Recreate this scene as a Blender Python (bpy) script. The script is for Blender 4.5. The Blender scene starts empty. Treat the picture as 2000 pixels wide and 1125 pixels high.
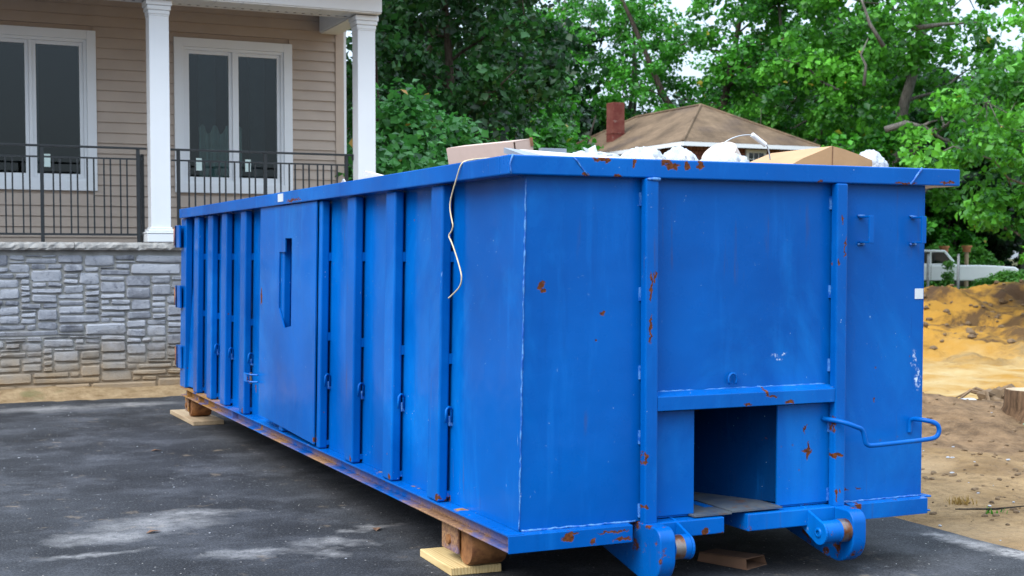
import bpy, math, random
import numpy as np
from mathutils import Vector, Matrix, noise as mnoise
R = math.radians
random.seed(7); rng = np.random.default_rng(7)
scene = bpy.context.scene
COL = scene.collection

# ------------------------------------------------------------------ camera, sky, sun, exposure
F_PX, CAM, YAW, PITCH = 2666.5, (-2.3573, -5.2499, 1.4960), 0.42418, -0.046305
cam_data = bpy.data.cameras.new('camera'); cam = bpy.data.objects.new('camera', cam_data); COL.objects.link(cam)
cam_data.sensor_width = 36.0; cam_data.lens = F_PX / 2000 * 36; cam_data.shift_y = 62.16 / 2000
cam_data.clip_start = 0.1; cam_data.clip_end = 2000
cam.location = CAM; cam.rotation_euler = (math.pi / 2 + PITCH, 0, -YAW)
cam_data.dof.use_dof = True; cam_data.dof.focus_distance = 7.6; cam_data.dof.aperture_fstop = 5.6
scene.camera = cam

SUN_EL, SUN_AZ = R(46), R(248)       # azimuth clockwise from +Y; behind the camera, a little to its left
world = bpy.data.worlds.new('World'); scene.world = world; world.use_nodes = True
wn, wl = world.node_tree.nodes, world.node_tree.links; wn.clear()
sky = wn.new('ShaderNodeTexSky'); sky.sky_type = 'NISHITA'; sky.sun_disc = False
sky.sun_elevation = SUN_EL; sky.sun_rotation = SUN_AZ; sky.dust_density = 3.0; sky.air_density = 1.0
bg1 = wn.new('ShaderNodeBackground'); bg1.inputs['Strength'].default_value = 0.12
bg2 = wn.new('ShaderNodeBackground'); bg2.inputs['Color'].default_value = (0.86, 0.94, 1.0, 1); bg2.inputs['Strength'].default_value = 1.7
tc = wn.new('ShaderNodeTexCoord'); sx = wn.new('ShaderNodeSeparateXYZ'); wl.new(tc.outputs['Generated'], sx.inputs[0])   # overcast dome: three times brighter overhead than at the horizon
mr = wn.new('ShaderNodeMapRange'); wl.new(sx.outputs[2], mr.inputs[0]); mr.inputs[3].default_value = .18; mr.inputs[4].default_value = 1.15
vm = wn.new('ShaderNodeVectorMath'); vm.operation = 'SCALE'; vm.inputs[0].default_value = (0.77, 0.92, 1.10); wl.new(mr.outputs[0], vm.inputs['Scale']); wl.new(vm.outputs[0], bg2.inputs['Color'])
mixw = wn.new('ShaderNodeMixShader'); mixw.inputs[0].default_value = 0.75      # cloud cover
wo = wn.new('ShaderNodeOutputWorld')
wl.new(sky.outputs[0], bg1.inputs['Color']); wl.new(bg1.outputs[0], mixw.inputs[1]); wl.new(bg2.outputs[0], mixw.inputs[2])
wl.new(mixw.outputs[0], wo.inputs['Surface'])
sun_d = bpy.data.lights.new('sun', 'SUN'); sun_d.energy = 1.25; sun_d.angle = R(35); sun_d.color = (1.0, 0.975, 0.94)
sun = bpy.data.objects.new('sun', sun_d); COL.objects.link(sun); sun.location = (-5, -15, 25)
sd = Vector((math.sin(SUN_AZ) * math.cos(SUN_EL), math.cos(SUN_AZ) * math.cos(SUN_EL), math.sin(SUN_EL)))
sun.rotation_euler = sd.to_track_quat('Z', 'Y').to_euler()
vs = scene.view_settings; vs.view_transform = 'Standard'; vs.look = 'None'; vs.exposure = 1.3; vs.gamma = 1.0; vs.use_curve_mapping = False

# ------------------------------------------------------------------ helpers
_w = (math.sin(YAW), math.cos(YAW)); _r = (math.cos(YAW), -math.sin(YAW))
def spot(px, depth):
    k = (px - 1000) / F_PX
    return (CAM[0] + depth * (_w[0] + k * _r[0]), CAM[1] + depth * (_w[1] + k * _r[1]))

class MB:
    """collects shapes for one mesh"""
    def __init__(s): s.v = []; s.f = []
    def add(s, vs, fs):
        o = len(s.v); s.v += [tuple(v) for v in vs]; s.f += [tuple(i + o for i in f) for f in fs]; return s
    def box(s, x0, x1, y0, y1, z0, z1, fn=None):
        vs = [(x0, y0, z0), (x1, y0, z0), (x1, y1, z0), (x0, y1, z0), (x0, y0, z1), (x1, y0, z1), (x1, y1, z1), (x0, y1, z1)]
        if fn: vs = [fn(*v) for v in vs]
        return s.add(vs, [(0, 3, 2, 1), (4, 5, 6, 7), (0, 1, 5, 4), (1, 2, 6, 5), (2, 3, 7, 6), (3, 0, 4, 7)])
    def prism(s, pts, axis, a, b):
        """extrude a closed 2-D outline along axis from a to b"""
        n = len(pts)
        def mk(p, t): return {'x': (t, p[0], p[1]), 'y': (p[0], t, p[1]), 'z': (p[0], p[1], t)}[axis]
        vs = [mk(p, a) for p in pts] + [mk(p, b) for p in pts]
        return s.add(vs, [tuple(range(n))[::-1], tuple(range(n, 2 * n))] + [(i, (i + 1) % n, n + (i + 1) % n, n + i) for i in range(n)])
    def tube(s, pts, r, seg=8, cap=True):
        pts = [Vector(p) for p in pts]; rr = r if isinstance(r, (list, tuple)) else [r] * len(pts)
        vs = []; n = len(pts); up = None
        for i, p in enumerate(pts):
            d = (pts[min(i + 1, n - 1)] - pts[max(i - 1, 0)]).normalized()
            if up is None: up = Vector((0, 0, 1)) if abs(d.z) < .9 else Vector((1, 0, 0))
            a = d.cross(up).normalized(); b = a.cross(d).normalized(); up = b
            for k in range(seg):
                t = 2 * math.pi * k / seg; vs.append(p + a * rr[i] * math.cos(t) + b * rr[i] * math.sin(t))
        fs = [(i * seg + k, i * seg + (k + 1) % seg, (i + 1) * seg + (k + 1) % seg, (i + 1) * seg + k) for i in range(n - 1) for k in range(seg)]
        if cap: fs += [tuple(range(seg))[::-1], tuple(range((n - 1) * seg, n * seg))]
        return s.add(vs, fs)
    def lathe(s, prof, seg=32, M=None):
        vs = [(r * math.cos(2 * math.pi * k / seg), r * math.sin(2 * math.pi * k / seg), z) for r, z in prof for k in range(seg)]
        if M: vs = [M @ Vector(v) for v in vs]
        n = len(prof)
        return s.add(vs, [(i * seg + k, i * seg + (k + 1) % seg, (i + 1) * seg + (k + 1) % seg, (i + 1) * seg + k) for i in range(n - 1) for k in range(seg)])
    def xf(s, M): s.v = [tuple(M @ Vector(v)) for v in s.v]; return s

def tag(o, label=None, cat=None, group=None, kind=None):
    if label: o['label'] = label
    if cat: o['category'] = cat
    if group: o['group'] = group
    if kind: o['kind'] = kind
    return o
ORIG = {}
def thing(name, label, cat, loc=(0, 0, 0), group=None):
    o = bpy.data.objects.new(name, None); COL.objects.link(o); o.location = loc; o.empty_display_size = .2
    ORIG[o.name] = Vector(loc); return tag(o, label, cat, group)
def link_mesh(name, me, mat, parent=None, loc=(0, 0, 0), smooth=False, bevel=0, seg=2, auto=None):
    o = bpy.data.objects.new(name, me); COL.objects.link(o); o.location = loc
    if mat: me.materials.append(mat)
    if smooth or auto:
        me.polygons.foreach_set('use_smooth', [True] * len(me.polygons))
        if auto: me.set_sharp_from_angle(angle=R(auto))
    if parent is not None:
        o.parent = parent; ORIG[o.name] = ORIG.get(parent.name, Vector((0, 0, 0)))
    else: ORIG[o.name] = Vector(loc)
    if bevel:
        m = o.modifiers.new('bevel', 'BEVEL'); m.width = bevel; m.segments = seg; m.limit_method = 'ANGLE'; m.angle_limit = R(40)
    return o
def build(name, mb, mat, parent=None, **k):
    """mesh given in world coordinates; stored relative to the thing it belongs to"""
    if parent is not None: off = ORIG.get(parent.name, Vector((0, 0, 0))); loc = (0, 0, 0)
    else:
        a = np.array(mb.v); off = Vector(((a[:, 0].min() + a[:, 0].max()) / 2, (a[:, 1].min() + a[:, 1].max()) / 2, a[:, 2].min())); loc = off
    me = bpy.data.meshes.new(name)
    me.from_pydata([(v[0] - off.x, v[1] - off.y, v[2] - off.z) for v in mb.v], [], mb.f)
    return link_mesh(name, me, mat, parent, loc, **k)

# ------------------------------------------------------------------ node materials
class NT:
    def __init__(s, name, rough=0.6, spec=0.5, metal=0.0):
        s.m = bpy.data.materials.new(name); s.m.use_nodes = True; s.t = s.m.node_tree; s.n = s.t.nodes
        s.b = s.n['Principled BSDF']; s.out = s.n['Material Output']
        s.b.inputs['Roughness'].default_value = rough; s.b.inputs['Specular IOR Level'].default_value = spec; s.b.inputs['Metallic'].default_value = metal
        s._pos = None
    def L(s, a, b): s.t.links.new(a, b)
    def set(s, sock, v):
        i = sock if not isinstance(sock, str) else s.b.inputs[sock]
        if hasattr(v, 'links') or hasattr(v, 'is_linked'): s.L(v, i)
        elif isinstance(v, (tuple, list)): i.default_value = (*v, 1) if len(v) == 3 and i.type == 'RGBA' else v
        else: i.default_value = v
    def pos(s):
        if not s._pos: s._pos = s.n.new('ShaderNodeNewGeometry').outputs['Position']
        return s._pos
    def scale(s, vec, sc):
        m = s.n.new('ShaderNodeVectorMath'); m.operation = 'MULTIPLY'; s.L(vec, m.inputs[0]); m.inputs[1].default_value = sc; return m.outputs[0]
    def noise(s, sc, detail=4, rough=.55, vec=None, col=False, dist=0):
        t = s.n.new('ShaderNodeTexNoise'); t.inputs['Scale'].default_value = sc; t.inputs['Detail'].default_value = detail
        t.inputs['Roughness'].default_value = rough; t.inputs['Distortion'].default_value = dist
        s.L(vec if vec is not None else s.pos(), t.inputs['Vector']); return t.outputs['Color' if col else 'Fac']
    def vor(s, sc, feat='F1', vec=None, out='Distance'):
        t = s.n.new('ShaderNodeTexVoronoi'); t.feature = feat; t.inputs['Scale'].default_value = sc
        s.L(vec if vec is not None else s.pos(), t.inputs['Vector']); return t.outputs[out]
    def rng(s, v, a, b, c=0.0, d=1.0, smooth=False):
        t = s.n.new('ShaderNodeMapRange'); t.clamp = True
        if smooth: t.interpolation_type = 'SMOOTHSTEP'
        s.set(t.inputs[0], v)
        for i, x in zip((1, 2, 3, 4), (a, b, c, d)): t.inputs[i].default_value = x
        return t.outputs[0]
    def math(s, op, a, b=0.0):
        t = s.n.new('ShaderNodeMath'); t.operation = op; t.use_clamp = op in ('ADD',) and False
        s.set(t.inputs[0], a); s.set(t.inputs[1], b); return t.outputs[0]
    def mix(s, f, a, b):
        t = s.n.new('ShaderNodeMix'); t.data_type = 'RGBA'; t.clamp_factor = True
        s.set(t.inputs[0], f); s.set(t.inputs[6], a); s.set(t.inputs[7], b); return t.outputs[2]
    def sep(s, v=None):
        t = s.n.new('ShaderNodeSeparateXYZ'); s.L(v if v is not None else s.pos(), t.inputs[0]); return t.outputs
    def bump(s, h, strength=.3, dist=.01, prev=None):
        t = s.n.new('ShaderNodeBump'); t.inputs['Strength'].default_value = strength; t.inputs['Distance'].default_value = dist
        s.set(t.inputs['Height'], h)
        if prev is not None: s.L(prev, t.inputs['Normal'])
        s.L(t.outputs[0], s.b.inputs['Normal']); return t.outputs[0]
    def spots(s, lst, amp=.03, nsc=35, soft=.75):
        """union of blotches with a ragged edge: (x, y, z, rx, ry, rz)"""
        nz = s.noise(nsc, 3, .6, col=True)
        a = s.n.new('ShaderNodeVectorMath'); a.operation = 'MULTIPLY_ADD'; s.L(nz, a.inputs[0]); a.inputs[1].default_value = (amp * 2,) * 3
        b = s.n.new('ShaderNodeVectorMath'); b.operation = 'ADD'; s.L(s.pos(), b.inputs[0]); b.inputs[1].default_value = (-amp,) * 3
        s.L(b.outputs[0], a.inputs[2]); acc = None
        for (x, y, z, rx, ry, rz) in lst:
            rx, rz = (rx * .66 if rx < .19 and rz < .19 else rx), (rz * .70 if rz < .19 else rz); d = s.n.new('ShaderNodeVectorMath'); d.operation = 'SUBTRACT'; s.L(a.outputs[0], d.inputs[0]); d.inputs[1].default_value = (x, y, z)
            l = s.n.new('ShaderNodeVectorMath'); l.operation = 'LENGTH'; s.L(s.scale(d.outputs[0], (1 / rx, 1 / ry, 1 / rz)), l.inputs[0])
            m = s.rng(l.outputs['Value'], 1.0, soft, 0, 1)
            acc = m if acc is None else s.math('MAXIMUM', acc, m)
        return acc
def plain(name, col, rough=.6, var=.15, sc=6, bump=0, bsc=60, spec=.4, metal=0):
    t = NT(name, rough, spec, metal); n = t.noise(sc, 5)
    t.set('Base Color', t.mix(t.rng(n, .3, .7), tuple(c * (1 - var) for c in col), tuple(min(1, c * (1 + var)) for c in col)))
    if bump: t.bump(t.noise(bsc, 4), bump, .01)
    return t.m

RUST = (0.045, 0.014, 0.007); RUST2 = (0.19, 0.058, 0.015)
FRONT_RUST = [(.171, .05, 1.372, .022, .2, .03), (.185, .05, 1.35, .02, .2, .012), (.471, .05, 1.247, .02, .2, .018),
    (.683, -.02, 1.36, .012, .2, .10), (.679, -.02, 1.18, .01, .2, .10), (.70, -.02, 1.40, .012, .2, .05), (.662, -.02, .60, .01, .2, .05), (.645, 0, .387, .04, .2, .012),
    (.73, .05, .568, .022, .2, .04), (1.575, .05, .573, .045, .2, .016), (1.58, .05, .57, .013, .2, .07), (1.56, .05, .68, .008, .2, .03),
    (1.717, -.02, 1.668, .012, .2, .03), (1.735, -.02, 1.54, .008, .2, .09), (1.70, -.02, 1.47, .012, .2, .02), (1.70, -.02, .553, .05, .2, .018), (1.70, -.02, .36, .01, .2, .05), (1.72, -.02, .38, .01, .2, .03), (1.69, -.02, .70, .008, .2, .06),
    (.795, 0, 1.895, .05, .2, .028), (.76, 0, 1.915, .04, .2, .02), (.60, 0, 1.905, .016, .2, .03), (.44, 0, 1.915, .075, .2, .016), (.87, 0, 1.90, .022, .2, .03), (.94, 0, 1.905, .03, .2, .03), (.52, 0, 1.846, .03, .2, .012), (.364, 0, 1.846, .026, .2, .012),
    (.93, 0, 1.90, .018, .2, .02), (2.10, 0, 1.848, .12, .2, .008), (2.36, 0, 1.855, .08, .2, .008), (1.6, 0, 1.85, .02, .2, .012),
    (1.33, -.02, .85, .05, .2, .012), (1.30, -.02, .87, .012, .2, .03), (1.425, -.02, .822, .05, .2, .012), (1.2, -.02, .818, .03, .2, .01),
    (.28, 0, .28, .05, .2, .03), (.30, 0, .295, .05, .2, .01), (.40, 0, .25, .03, .2, .02), (.50, 0, .285, .12, .2, .01), (.55, 0, .25, .07, .2, .014),
    (.96, 0, .25, .03, .2, .025), (1.05, 0, .24, .03, .2, .012), (.86, 0, .24, .03, .2, .012), (1.84, 0, .295, .03, .2, .025), (1.75, 0, .24, .1, .2, .01),
    (2.18, .05, 1.0, .006, .2, .008), (1.97, .05, .8, .008, .2, .012), (1.80, .05, .37, .03, .2, .008), (1.88, .05, .375, .025, .2, .006),
    (0.0, 3.4, 1.86, .2, .20, .012), (0.01, 4.30, 1.22, .2, .025, .10), (.02, 4.75, .52, .2, .02, .05), (0, 2.93, .36, .2, .03, .03), (0, .86, .335, .2, .02, .03), (0, 1.55, .335, .2, .02, .03), (0, 2.23, .335, .2, .02, .03), (0, 4.9, .34, .2, .03, .03)]
DENT = (.471, .05, 1.247)
CHALK = [(1.40, .05, 1.025, .055, .2, .018), (1.44, .05, 1.045, .03, .2, .012), (2.23, .05, .90, .03, .2, .09), (2.21, .05, 1.0, .02, .2, .07), (.078, .04, .475, .018, .2, .03), (.05, 0, 1.05, .012, .4, .38)]
def sub(*keys):
    out = []
    for q in FRONT_RUST:
        x, y, z = q[:3]
        k = 'side' if q[3] >= .2 else 'rim' if z > 1.83 else 'rail' if z < .32 else 'beam' if (.72 < x < 1.69 and .8 < z < .9) else 'panel' if y >= .05 else 'post'
        if k in keys: out.append(q)
    return out
def blue_paint(name, rust=0.0, low=None, spots=None, rough=.27, tint=1.0, chalk=False, spec=.14, r1=RUST, r2=RUST2):
    t = NT(name, rough, spec); p = t.pos()
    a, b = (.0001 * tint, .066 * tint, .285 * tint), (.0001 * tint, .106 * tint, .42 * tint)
    c = t.mix(t.rng(t.noise(1.1, 3, .5), .30, .72), a, b)
    c = t.mix(t.rng(t.noise(.9, 6, .7, vec=t.scale(p, (1.2, 1.2, .8)), dist=.6),   .53, .76, 0, .42), c, (.006 * tint, .21 * tint, .62 * tint))     # faded patches
    streak = t.noise(8, 6, .7, vec=t.scale(p, (1, 1, .10)))
    c = t.mix(t.rng(streak, .57, .76, 0, .38), c, (.006, .16, .54))                      # chalky rain streaks
    grime = t.noise(12, 5, .7, vec=t.scale(p, (1, 1, .06)))
    c = t.mix(t.rng(grime, .60, .76, 0, .28), c, (.0003, .03, .17))                    # grime runs
    chip = t.noise(38, 5, .75); c = t.mix(t.math('MULTIPLY', t.rng(chip, .665, .69), t.rng(t.noise(4.2, 3), .52, .62)), c, (.20, .36, .55))
    scuff = t.noise(55, 2, .5, vec=t.scale(p, (.5, .5, .16)), dist=1.2)
    c = t.mix(t.rng(scuff, .775, .82, 0, .5), c, (.30, .47, .70))                       # thin scratches
    dark = t.noise(40, 3, .6, vec=t.scale(p, (1, 1, .05)))
    c = t.mix(t.rng(dark, .71, .80, 0, .35), c, (.004, .03, .14))                       # dark runs
    speck = t.vor(26); c = t.mix(t.math('MULTIPLY', t.rng(speck, .07, .04), t.rng(t.noise(3.1, 3), .55, .66)), c, (.40, .5, .62))
    rsp = t.vor(11); rmask = t.math('MULTIPLY', t.rng(rsp, .07, .05), t.rng(t.noise(2.3, 3), .57, .64))
    if spots:
        if chalk: c = t.mix(t.math('MULTIPLY', t.spots(CHALK, .035, 28, .4), t.rng(t.noise(60, 4, .7), .48, .6)), c, (.62, .70, .78))
        rmask = t.math('MAXIMUM', rmask, t.spots(spots, .026, 34, .8))
    if rust:
        nz = t.noise(7, 7, .68); rmask = t.math('MAXIMUM', rmask, t.rng(nz, .66 - rust * .3, .69 - rust * .3))
    if low:                                                                              # wear along the rail
        z = t.sep()[2]; y = t.sep()[1]
        k = t.math('MULTIPLY', t.rng(z, low[0], low[1], 1, 0), t.rng(t.noise(3.0, 6, .65, vec=t.scale(p, (1, .55, 1))), .40, .58))
        rmask = t.math('MAXIMUM', rmask, t.math('MULTIPLY', k, .9))
        far = t.math('MULTIPLY', t.rng(y, 5.0, 6.2), t.rng(t.noise(5, 5), .42, .52)); rmask = t.math('MAXIMUM', rmask, far)
    run = t.noise(30, 4, .6, vec=t.scale(p, (1, 1, .05)))
    c = t.mix(t.math('MULTIPLY', t.rng(run, .60, .70), t.rng(t.noise(1.7, 3), .54, .66, 0, .4)), c, (.06, .04, .04))   # thin rust-brown drips
    rc = t.mix(t.rng(t.noise(60, 5, .7), .35, .7), r1, r2)
    halo = t.rng(rmask, 0, .5); t.set('Base Color', t.mix(rmask, c, rc))
    t.set('Roughness', t.math('ADD', t.rng(rmask, 0, 1, rough, .9), t.rng(t.noise(6, 4), .3, .7, -.05, .10)))
    b1 = t.bump(t.noise(2.0, 3, .45), .34, .05)
    t.bump(rmask, .25, -.004, b1)
    return t.m
M = {}
M['blue'] = blue_paint('blue_paint'); M['blue_side'] = blue_paint('blue_paint_side', 0, None, sub('side'), .17, spec=.12)
M['blue_panel'] = blue_paint('blue_paint_panel', spots=sub('panel'), chalk=True); M['blue_post'] = blue_paint('blue_paint_post', spots=sub('post')); M['blue_rim'] = blue_paint('blue_paint_rim', spots=sub('rim')); M['blue_beam'] = blue_paint('blue_paint_beam', .02, None, sub('beam', 'rail'))
M['blue_nose'] = blue_paint('blue_paint_nose', .24); M['blue_shaded'] = blue_paint('shade_darkened_paint', .06, tint=.28); M['blue_rail'] = blue_paint('blue_paint_rail', .12, (.245, .31), r1=(.16, .075, .025), r2=(.46, .25, .08)); M['blue_rusty'] = blue_paint('blue_paint_rusty', .20)  # hook-well paint: the recess shade is put into its dark tint, not grease
t = NT('rusted_steel', .75, .4); n = t.noise(18, 6, .65)
t.set('Base Color', t.mix(t.rng(n, .3, .7), (.09, .03, .012), (.34, .15, .05))); t.bump(t.noise(60, 5), .4, .004); M['rust'] = t.m
t = NT('worn_steel', .38, .5, .7); t.set('Base Color', t.mix(t.rng(t.noise(20, 5), .4, .62), (.22, .2, .19), (.16, .06, .025))); M['steel'] = t.m
t = NT('weld_bead', .4); t.set('Base Color', t.mix(t.rng(t.noise(30, 4, .7), .42, .58), (.002, .08, .38), (.07, .22, .50))); t.bump(t.noise(120, 2), .6, .004); M['weld'] = t.m
t = NT('worn_deck_plate', .6, .4, .3); c = t.mix(t.rng(t.noise(7, 6, .7), .42, .6), (.10, .115, .13), (.045, .07, .12)); c = t.mix(t.rng(t.noise(11, 6, .7), .56, .66), c, (.13, .06, .028)); t.set('Base Color', c); M['deck'] = t.m
M['sticker'] = plain('reflective_sticker', (.52, .56, .58), .4, .08)
def wood(name, a, b, vecs=(14, 1.2, 14)):
    t = NT(name, .75, .3); w = t.n.new('ShaderNodeTexWave'); w.inputs['Scale'].default_value = 1.5; w.inputs['Distortion'].default_value = 5; w.inputs['Detail'].default_value = 3
    t.L(t.scale(t.pos(), vecs), w.inputs['Vector']); n = t.noise(3, 5, .6, vec=t.scale(t.pos(), (6, .8, 6)))
    t.set('Base Color', t.mix(t.math('MULTIPLY', w.outputs['Fac'], t.rng(n, .3, .7)), a, b)); t.bump(w.outputs['Fac'], .15, .003); return t.m
M['pine'] = wood('pale_lumber', (.62, .46, .22), (.40, .25, .09)); M['old_wood'] = wood('weathered_lumber', (.40, .30, .19), (.24, .16, .09))

# asphalt with dust, spills and grit
t = NT('asphalt', .9, .25); p = t.pos()
c = t.mix(t.rng(t.noise(1.1, 5, .6), .35, .7), (.011, .0115, .0135), (.032, .034, .039))

drift = t.noise(1.5, 6, .68, vec=t.scale(p, (1, 1.05, 1)))
c = t.mix(t.rng(drift, .47, .72, 0, .7), c, (.10, .103, .115))
DUST = [(-1.06, 2.50, 0, .46, .30, 1), (-.80, 2.72, 0, .36, .2, 1), (-1.35, 2.20, 0, .40, .22, 1), (-.40, 1.37, 0, .16, .10, 1), (-.30, 1.60, 0, .22, .16, 1), (-.14, 1.84, 0, .12, .10, 1), (-1.0, 8.8, 0, .7, .35, 1), (-.23, 8.9, 0, .6, .3, 1), (-.72, 1.5, 0, .35, .12, 1), (-1.5, 1.8, 0, .3, .1, 1), (.07, 1.9, 0, .15, .1, 1)]
dm = t.math('MULTIPLY', t.spots(DUST, .26, 4.0, -.7), t.rng(t.noise(12, 7, .78), .26, .54))
c = t.mix(t.math('MULTIPLY', dm, 1.0), c, (.40, .385, .375))
SPILL = [(2.74, .22, 0, .14, .30, 1), (2.76, -.06, 0, .10, .32, 1), (2.72, .45, 0, .08, .12, 1)]
c = t.mix(t.math('MULTIPLY', t.spots(SPILL, .16, 6, .1), t.rng(t.noise(24, 7, .8), .25, .55)), c, (.30, .285, .275))
wt = t.math('MULTIPLY', t.rng(t.noise(11, 6, .72, vec=t.scale(p, (1, 1.6, 1))), .60, .70), t.rng(t.noise(1.9, 3), .46, .62))
c = t.mix(t.math('MULTIPLY', wt, .65), c, (.36, .36, .36))
sk = t.vor(20); c = t.mix(t.math('MULTIPLY', t.rng(sk, .10, .06), t.rng(t.noise(5, 3), .46, .6)), c, (.55, .52, .48))
gr = t.noise(75, 4, .8); c = t.mix(t.rng(gr, .52, .68, 0, .55), c, (.13, .13, .135)); c = t.mix(t.rng(gr, .48, .34, 0, .75), c, (.006, .006, .007))
tan = t.math('MULTIPLY', t.rng(t.noise(6, 5, .65), .60, .72), t.rng(t.noise(.9, 2), .45, .6)); c = t.mix(t.math('MULTIPLY', tan, .55), c, (.28, .21, .14))
t.set('Base Color', c); h = t.math('ADD', t.noise(170, 3, .7), t.math('MULTIPLY', t.vor(120), .6)); t.bump(h, .55, .006); M['asphalt'] = t.m

# soil
def u_coord(t):
    x, y, z = t.sep(); return t.math('ADD', t.math('MULTIPLY', t.math('ADD', x, 2.36), .681), t.math('MULTIPLY', t.math('ADD', y, 5.25), .732))
t = NT('soil', .95, .15); p = t.pos(); s_ = u_coord(t); sw = t.math('ADD', s_, t.rng(t.noise(.9, 5), .3, .7, -1.2, 1.2))
tan_c = t.mix(t.rng(t.noise(1.6, 6, .65), .35, .68), (.19, .115, .05), (.35, .23, .115))
tan_c = t.mix(t.rng(t.noise(11, 7, .75), .47, .66, 0, .75), tan_c, (.13, .08, .04))
tan_c = t.mix(t.rng(t.noise(.55, 3), .52, .66, 0, .7), tan_c, (.36, .25, .14))
brown = t.mix(t.rng(t.noise(5, 6, .7), .35, .65), (.09, .055, .03), (.24, .15, .08))
sand = t.mix(t.rng(t.noise(.7, 6, .62), .35, .65), (.33, .17, .03), (.42, .31, .15))
sand = t.mix(t.rng(t.noise(2.2, 6, .7), .56, .68, 0, .8), sand, (.20, .115, .045))
bank = t.mix(t.rng(t.noise(.42, 8, .72, dist=.5), .46, .56), (.36, .185, .030), (.10, .056, .024))
far = t.mix(t.rng(t.noise(.35, 5, .6), .4, .6), (.03, .055, .012), (.09, .06, .03))
c = t.mix(t.rng(sw, 10.2, 11.2), tan_c, brown); c = t.mix(t.rng(sw, 13.6, 14.6), c, sand); c = t.mix(t.rng(sw, 36.5, 41), c, bank); c = t.mix(t.math('MULTIPLY', t.rng(sw, 46.5, 48.5), t.rng(t.noise(.6, 4), .45, .55)), c, (.075, .042, .022)); c = t.mix(t.rng(sw, 50.5, 53), c, far)
x, y, z = t.sep(); side = t.rng(t.math('SUBTRACT', y, t.math('MULTIPLY', x, 1.0)), 2.5, 5.5)   # left of the pit: rough grass and leaf litter
c = t.mix(t.math('MULTIPLY', side, t.rng(y, 12, 16)), c, far)
t.set('Base Color', c); t.bump(t.math('ADD', t.noise(28, 6, .7), t.math('MULTIPLY', t.noise(7, 4), 1.5)), .8, .03); M['soil'] = t.m
t = NT('sandy_soil', .95, .15); c = t.mix(t.rng(t.noise(7, 6, .7), .35, .68), (.20, .13, .065), (.36, .26, .15)); c = t.mix(t.rng(t.noise(2, 3), .58, .66, 0, .5), c, (.09, .11, .04))
t.set('Base Color', c); t.bump(t.noise(40, 6, .7), .8, .02); M['strip'] = t.m

# masonry
t = NT('ashlar_stone', .85, .3); oi = t.n.new('ShaderNodeObjectInfo').outputs['Random']
base = t.mix(oi, (.12, .127, .15), (.34, .352, .385)); n1 = t.noise(9, 6, .65)
base = t.mix(t.rng(n1, .42, .72, 0, .8), base, (.36, .372, .405)); base = t.mix(t.rng(t.noise(14, 6, .75), .54, .72, 0, .75), base, (.05, .056, .08))
z = t.sep()[2]; dz = t.math('ADD', z, t.rng(t.noise(3, 4), .3, .7, -.13, .13))
base = t.mix(t.rng(dz, .72, .36, 0, .70), base, (.26, .205, .135)); base = t.mix(t.rng(dz, .34, .12, 0, .75), base, (.32, .22, .12))
t.set('Base Color', base); t.bump(t.math('ADD', t.noise(22, 6, .7), t.noise(70, 3)), .55, .012); M['stone'] = t.m
t = NT('mortar', .95, .15); z = t.sep()[2]; dz = t.math('ADD', z, t.rng(t.noise(3, 4), .3, .7, -.13, .13))
c = t.mix(t.rng(t.noise(8, 5), .35, .65), (.235, .23, .215), (.32, .31, .29)); c = t.mix(t.rng(dz, .6, .15, 0, .85), c, (.30, .21, .12)); t.set('Base Color', c); t.bump(t.noise(60, 5, .7), .5, .008); M['mortar'] = t.m
t = NT('cap_stone', .85, .3); c = t.mix(t.rng(t.noise(10, 6, .65), .35, .65), (.20, .19, .18), (.40, .385, .36)); t.set('Base Color', c); t.bump(t.noise(26, 6, .7), .6, .015); M['cap'] = t.m
M['siding'] = plain('vinyl_siding', (.385, .312, .255), .55, .06, 3, .08, 90)
M['siding_trim'] = plain('siding_corner_post', (.41, .325, .26), .55, .05)
M['white'] = plain('white_trim_paint', (.67, .69, .71), .42, .02, 3)
M['soffit'] = plain('soffit_vinyl', (.58, .58, .57), .5, .03)
M['black_metal'] = plain('black_railing_metal', (.016, .019, .021), .42, .2, 10)
M['slot'] = plain('soffit_slot', (.01, .01, .01), .8)
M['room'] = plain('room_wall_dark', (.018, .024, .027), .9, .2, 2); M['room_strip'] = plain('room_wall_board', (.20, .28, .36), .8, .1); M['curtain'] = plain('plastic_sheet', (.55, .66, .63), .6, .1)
t = NT('window_glass', .03, .5); t.set('Base Color', (.02, .03, .032)); t.set('Transmission Weight', 0.0)
tr = t.n.new('ShaderNodeBsdfTransparent'); tr.inputs[0].default_value = (.62, .70, .70, 1); gl = t.n.new('ShaderNodeBsdfGlossy'); gl.inputs['Roughness'].default_value = .02
fr = t.n.new('ShaderNodeFresnel'); fr.inputs[0].default_value = 1.45; mx = t.n.new('ShaderNodeMixShader'); t.L(fr.outputs[0], mx.inputs[0]); t.L(tr.outputs[0], mx.inputs[1]); t.L(gl.outputs[0], mx.inputs[2]); t.L(mx.outputs[0], t.out.inputs['Surface']); M['glass'] = t.m
M['dark_glass'] = plain('dark_vehicle_glass', (.01, .012, .014), .08, .1, spec=.6)
M['paper'] = plain('paper_label', (.62, .74, .70), .7, .1)

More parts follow.
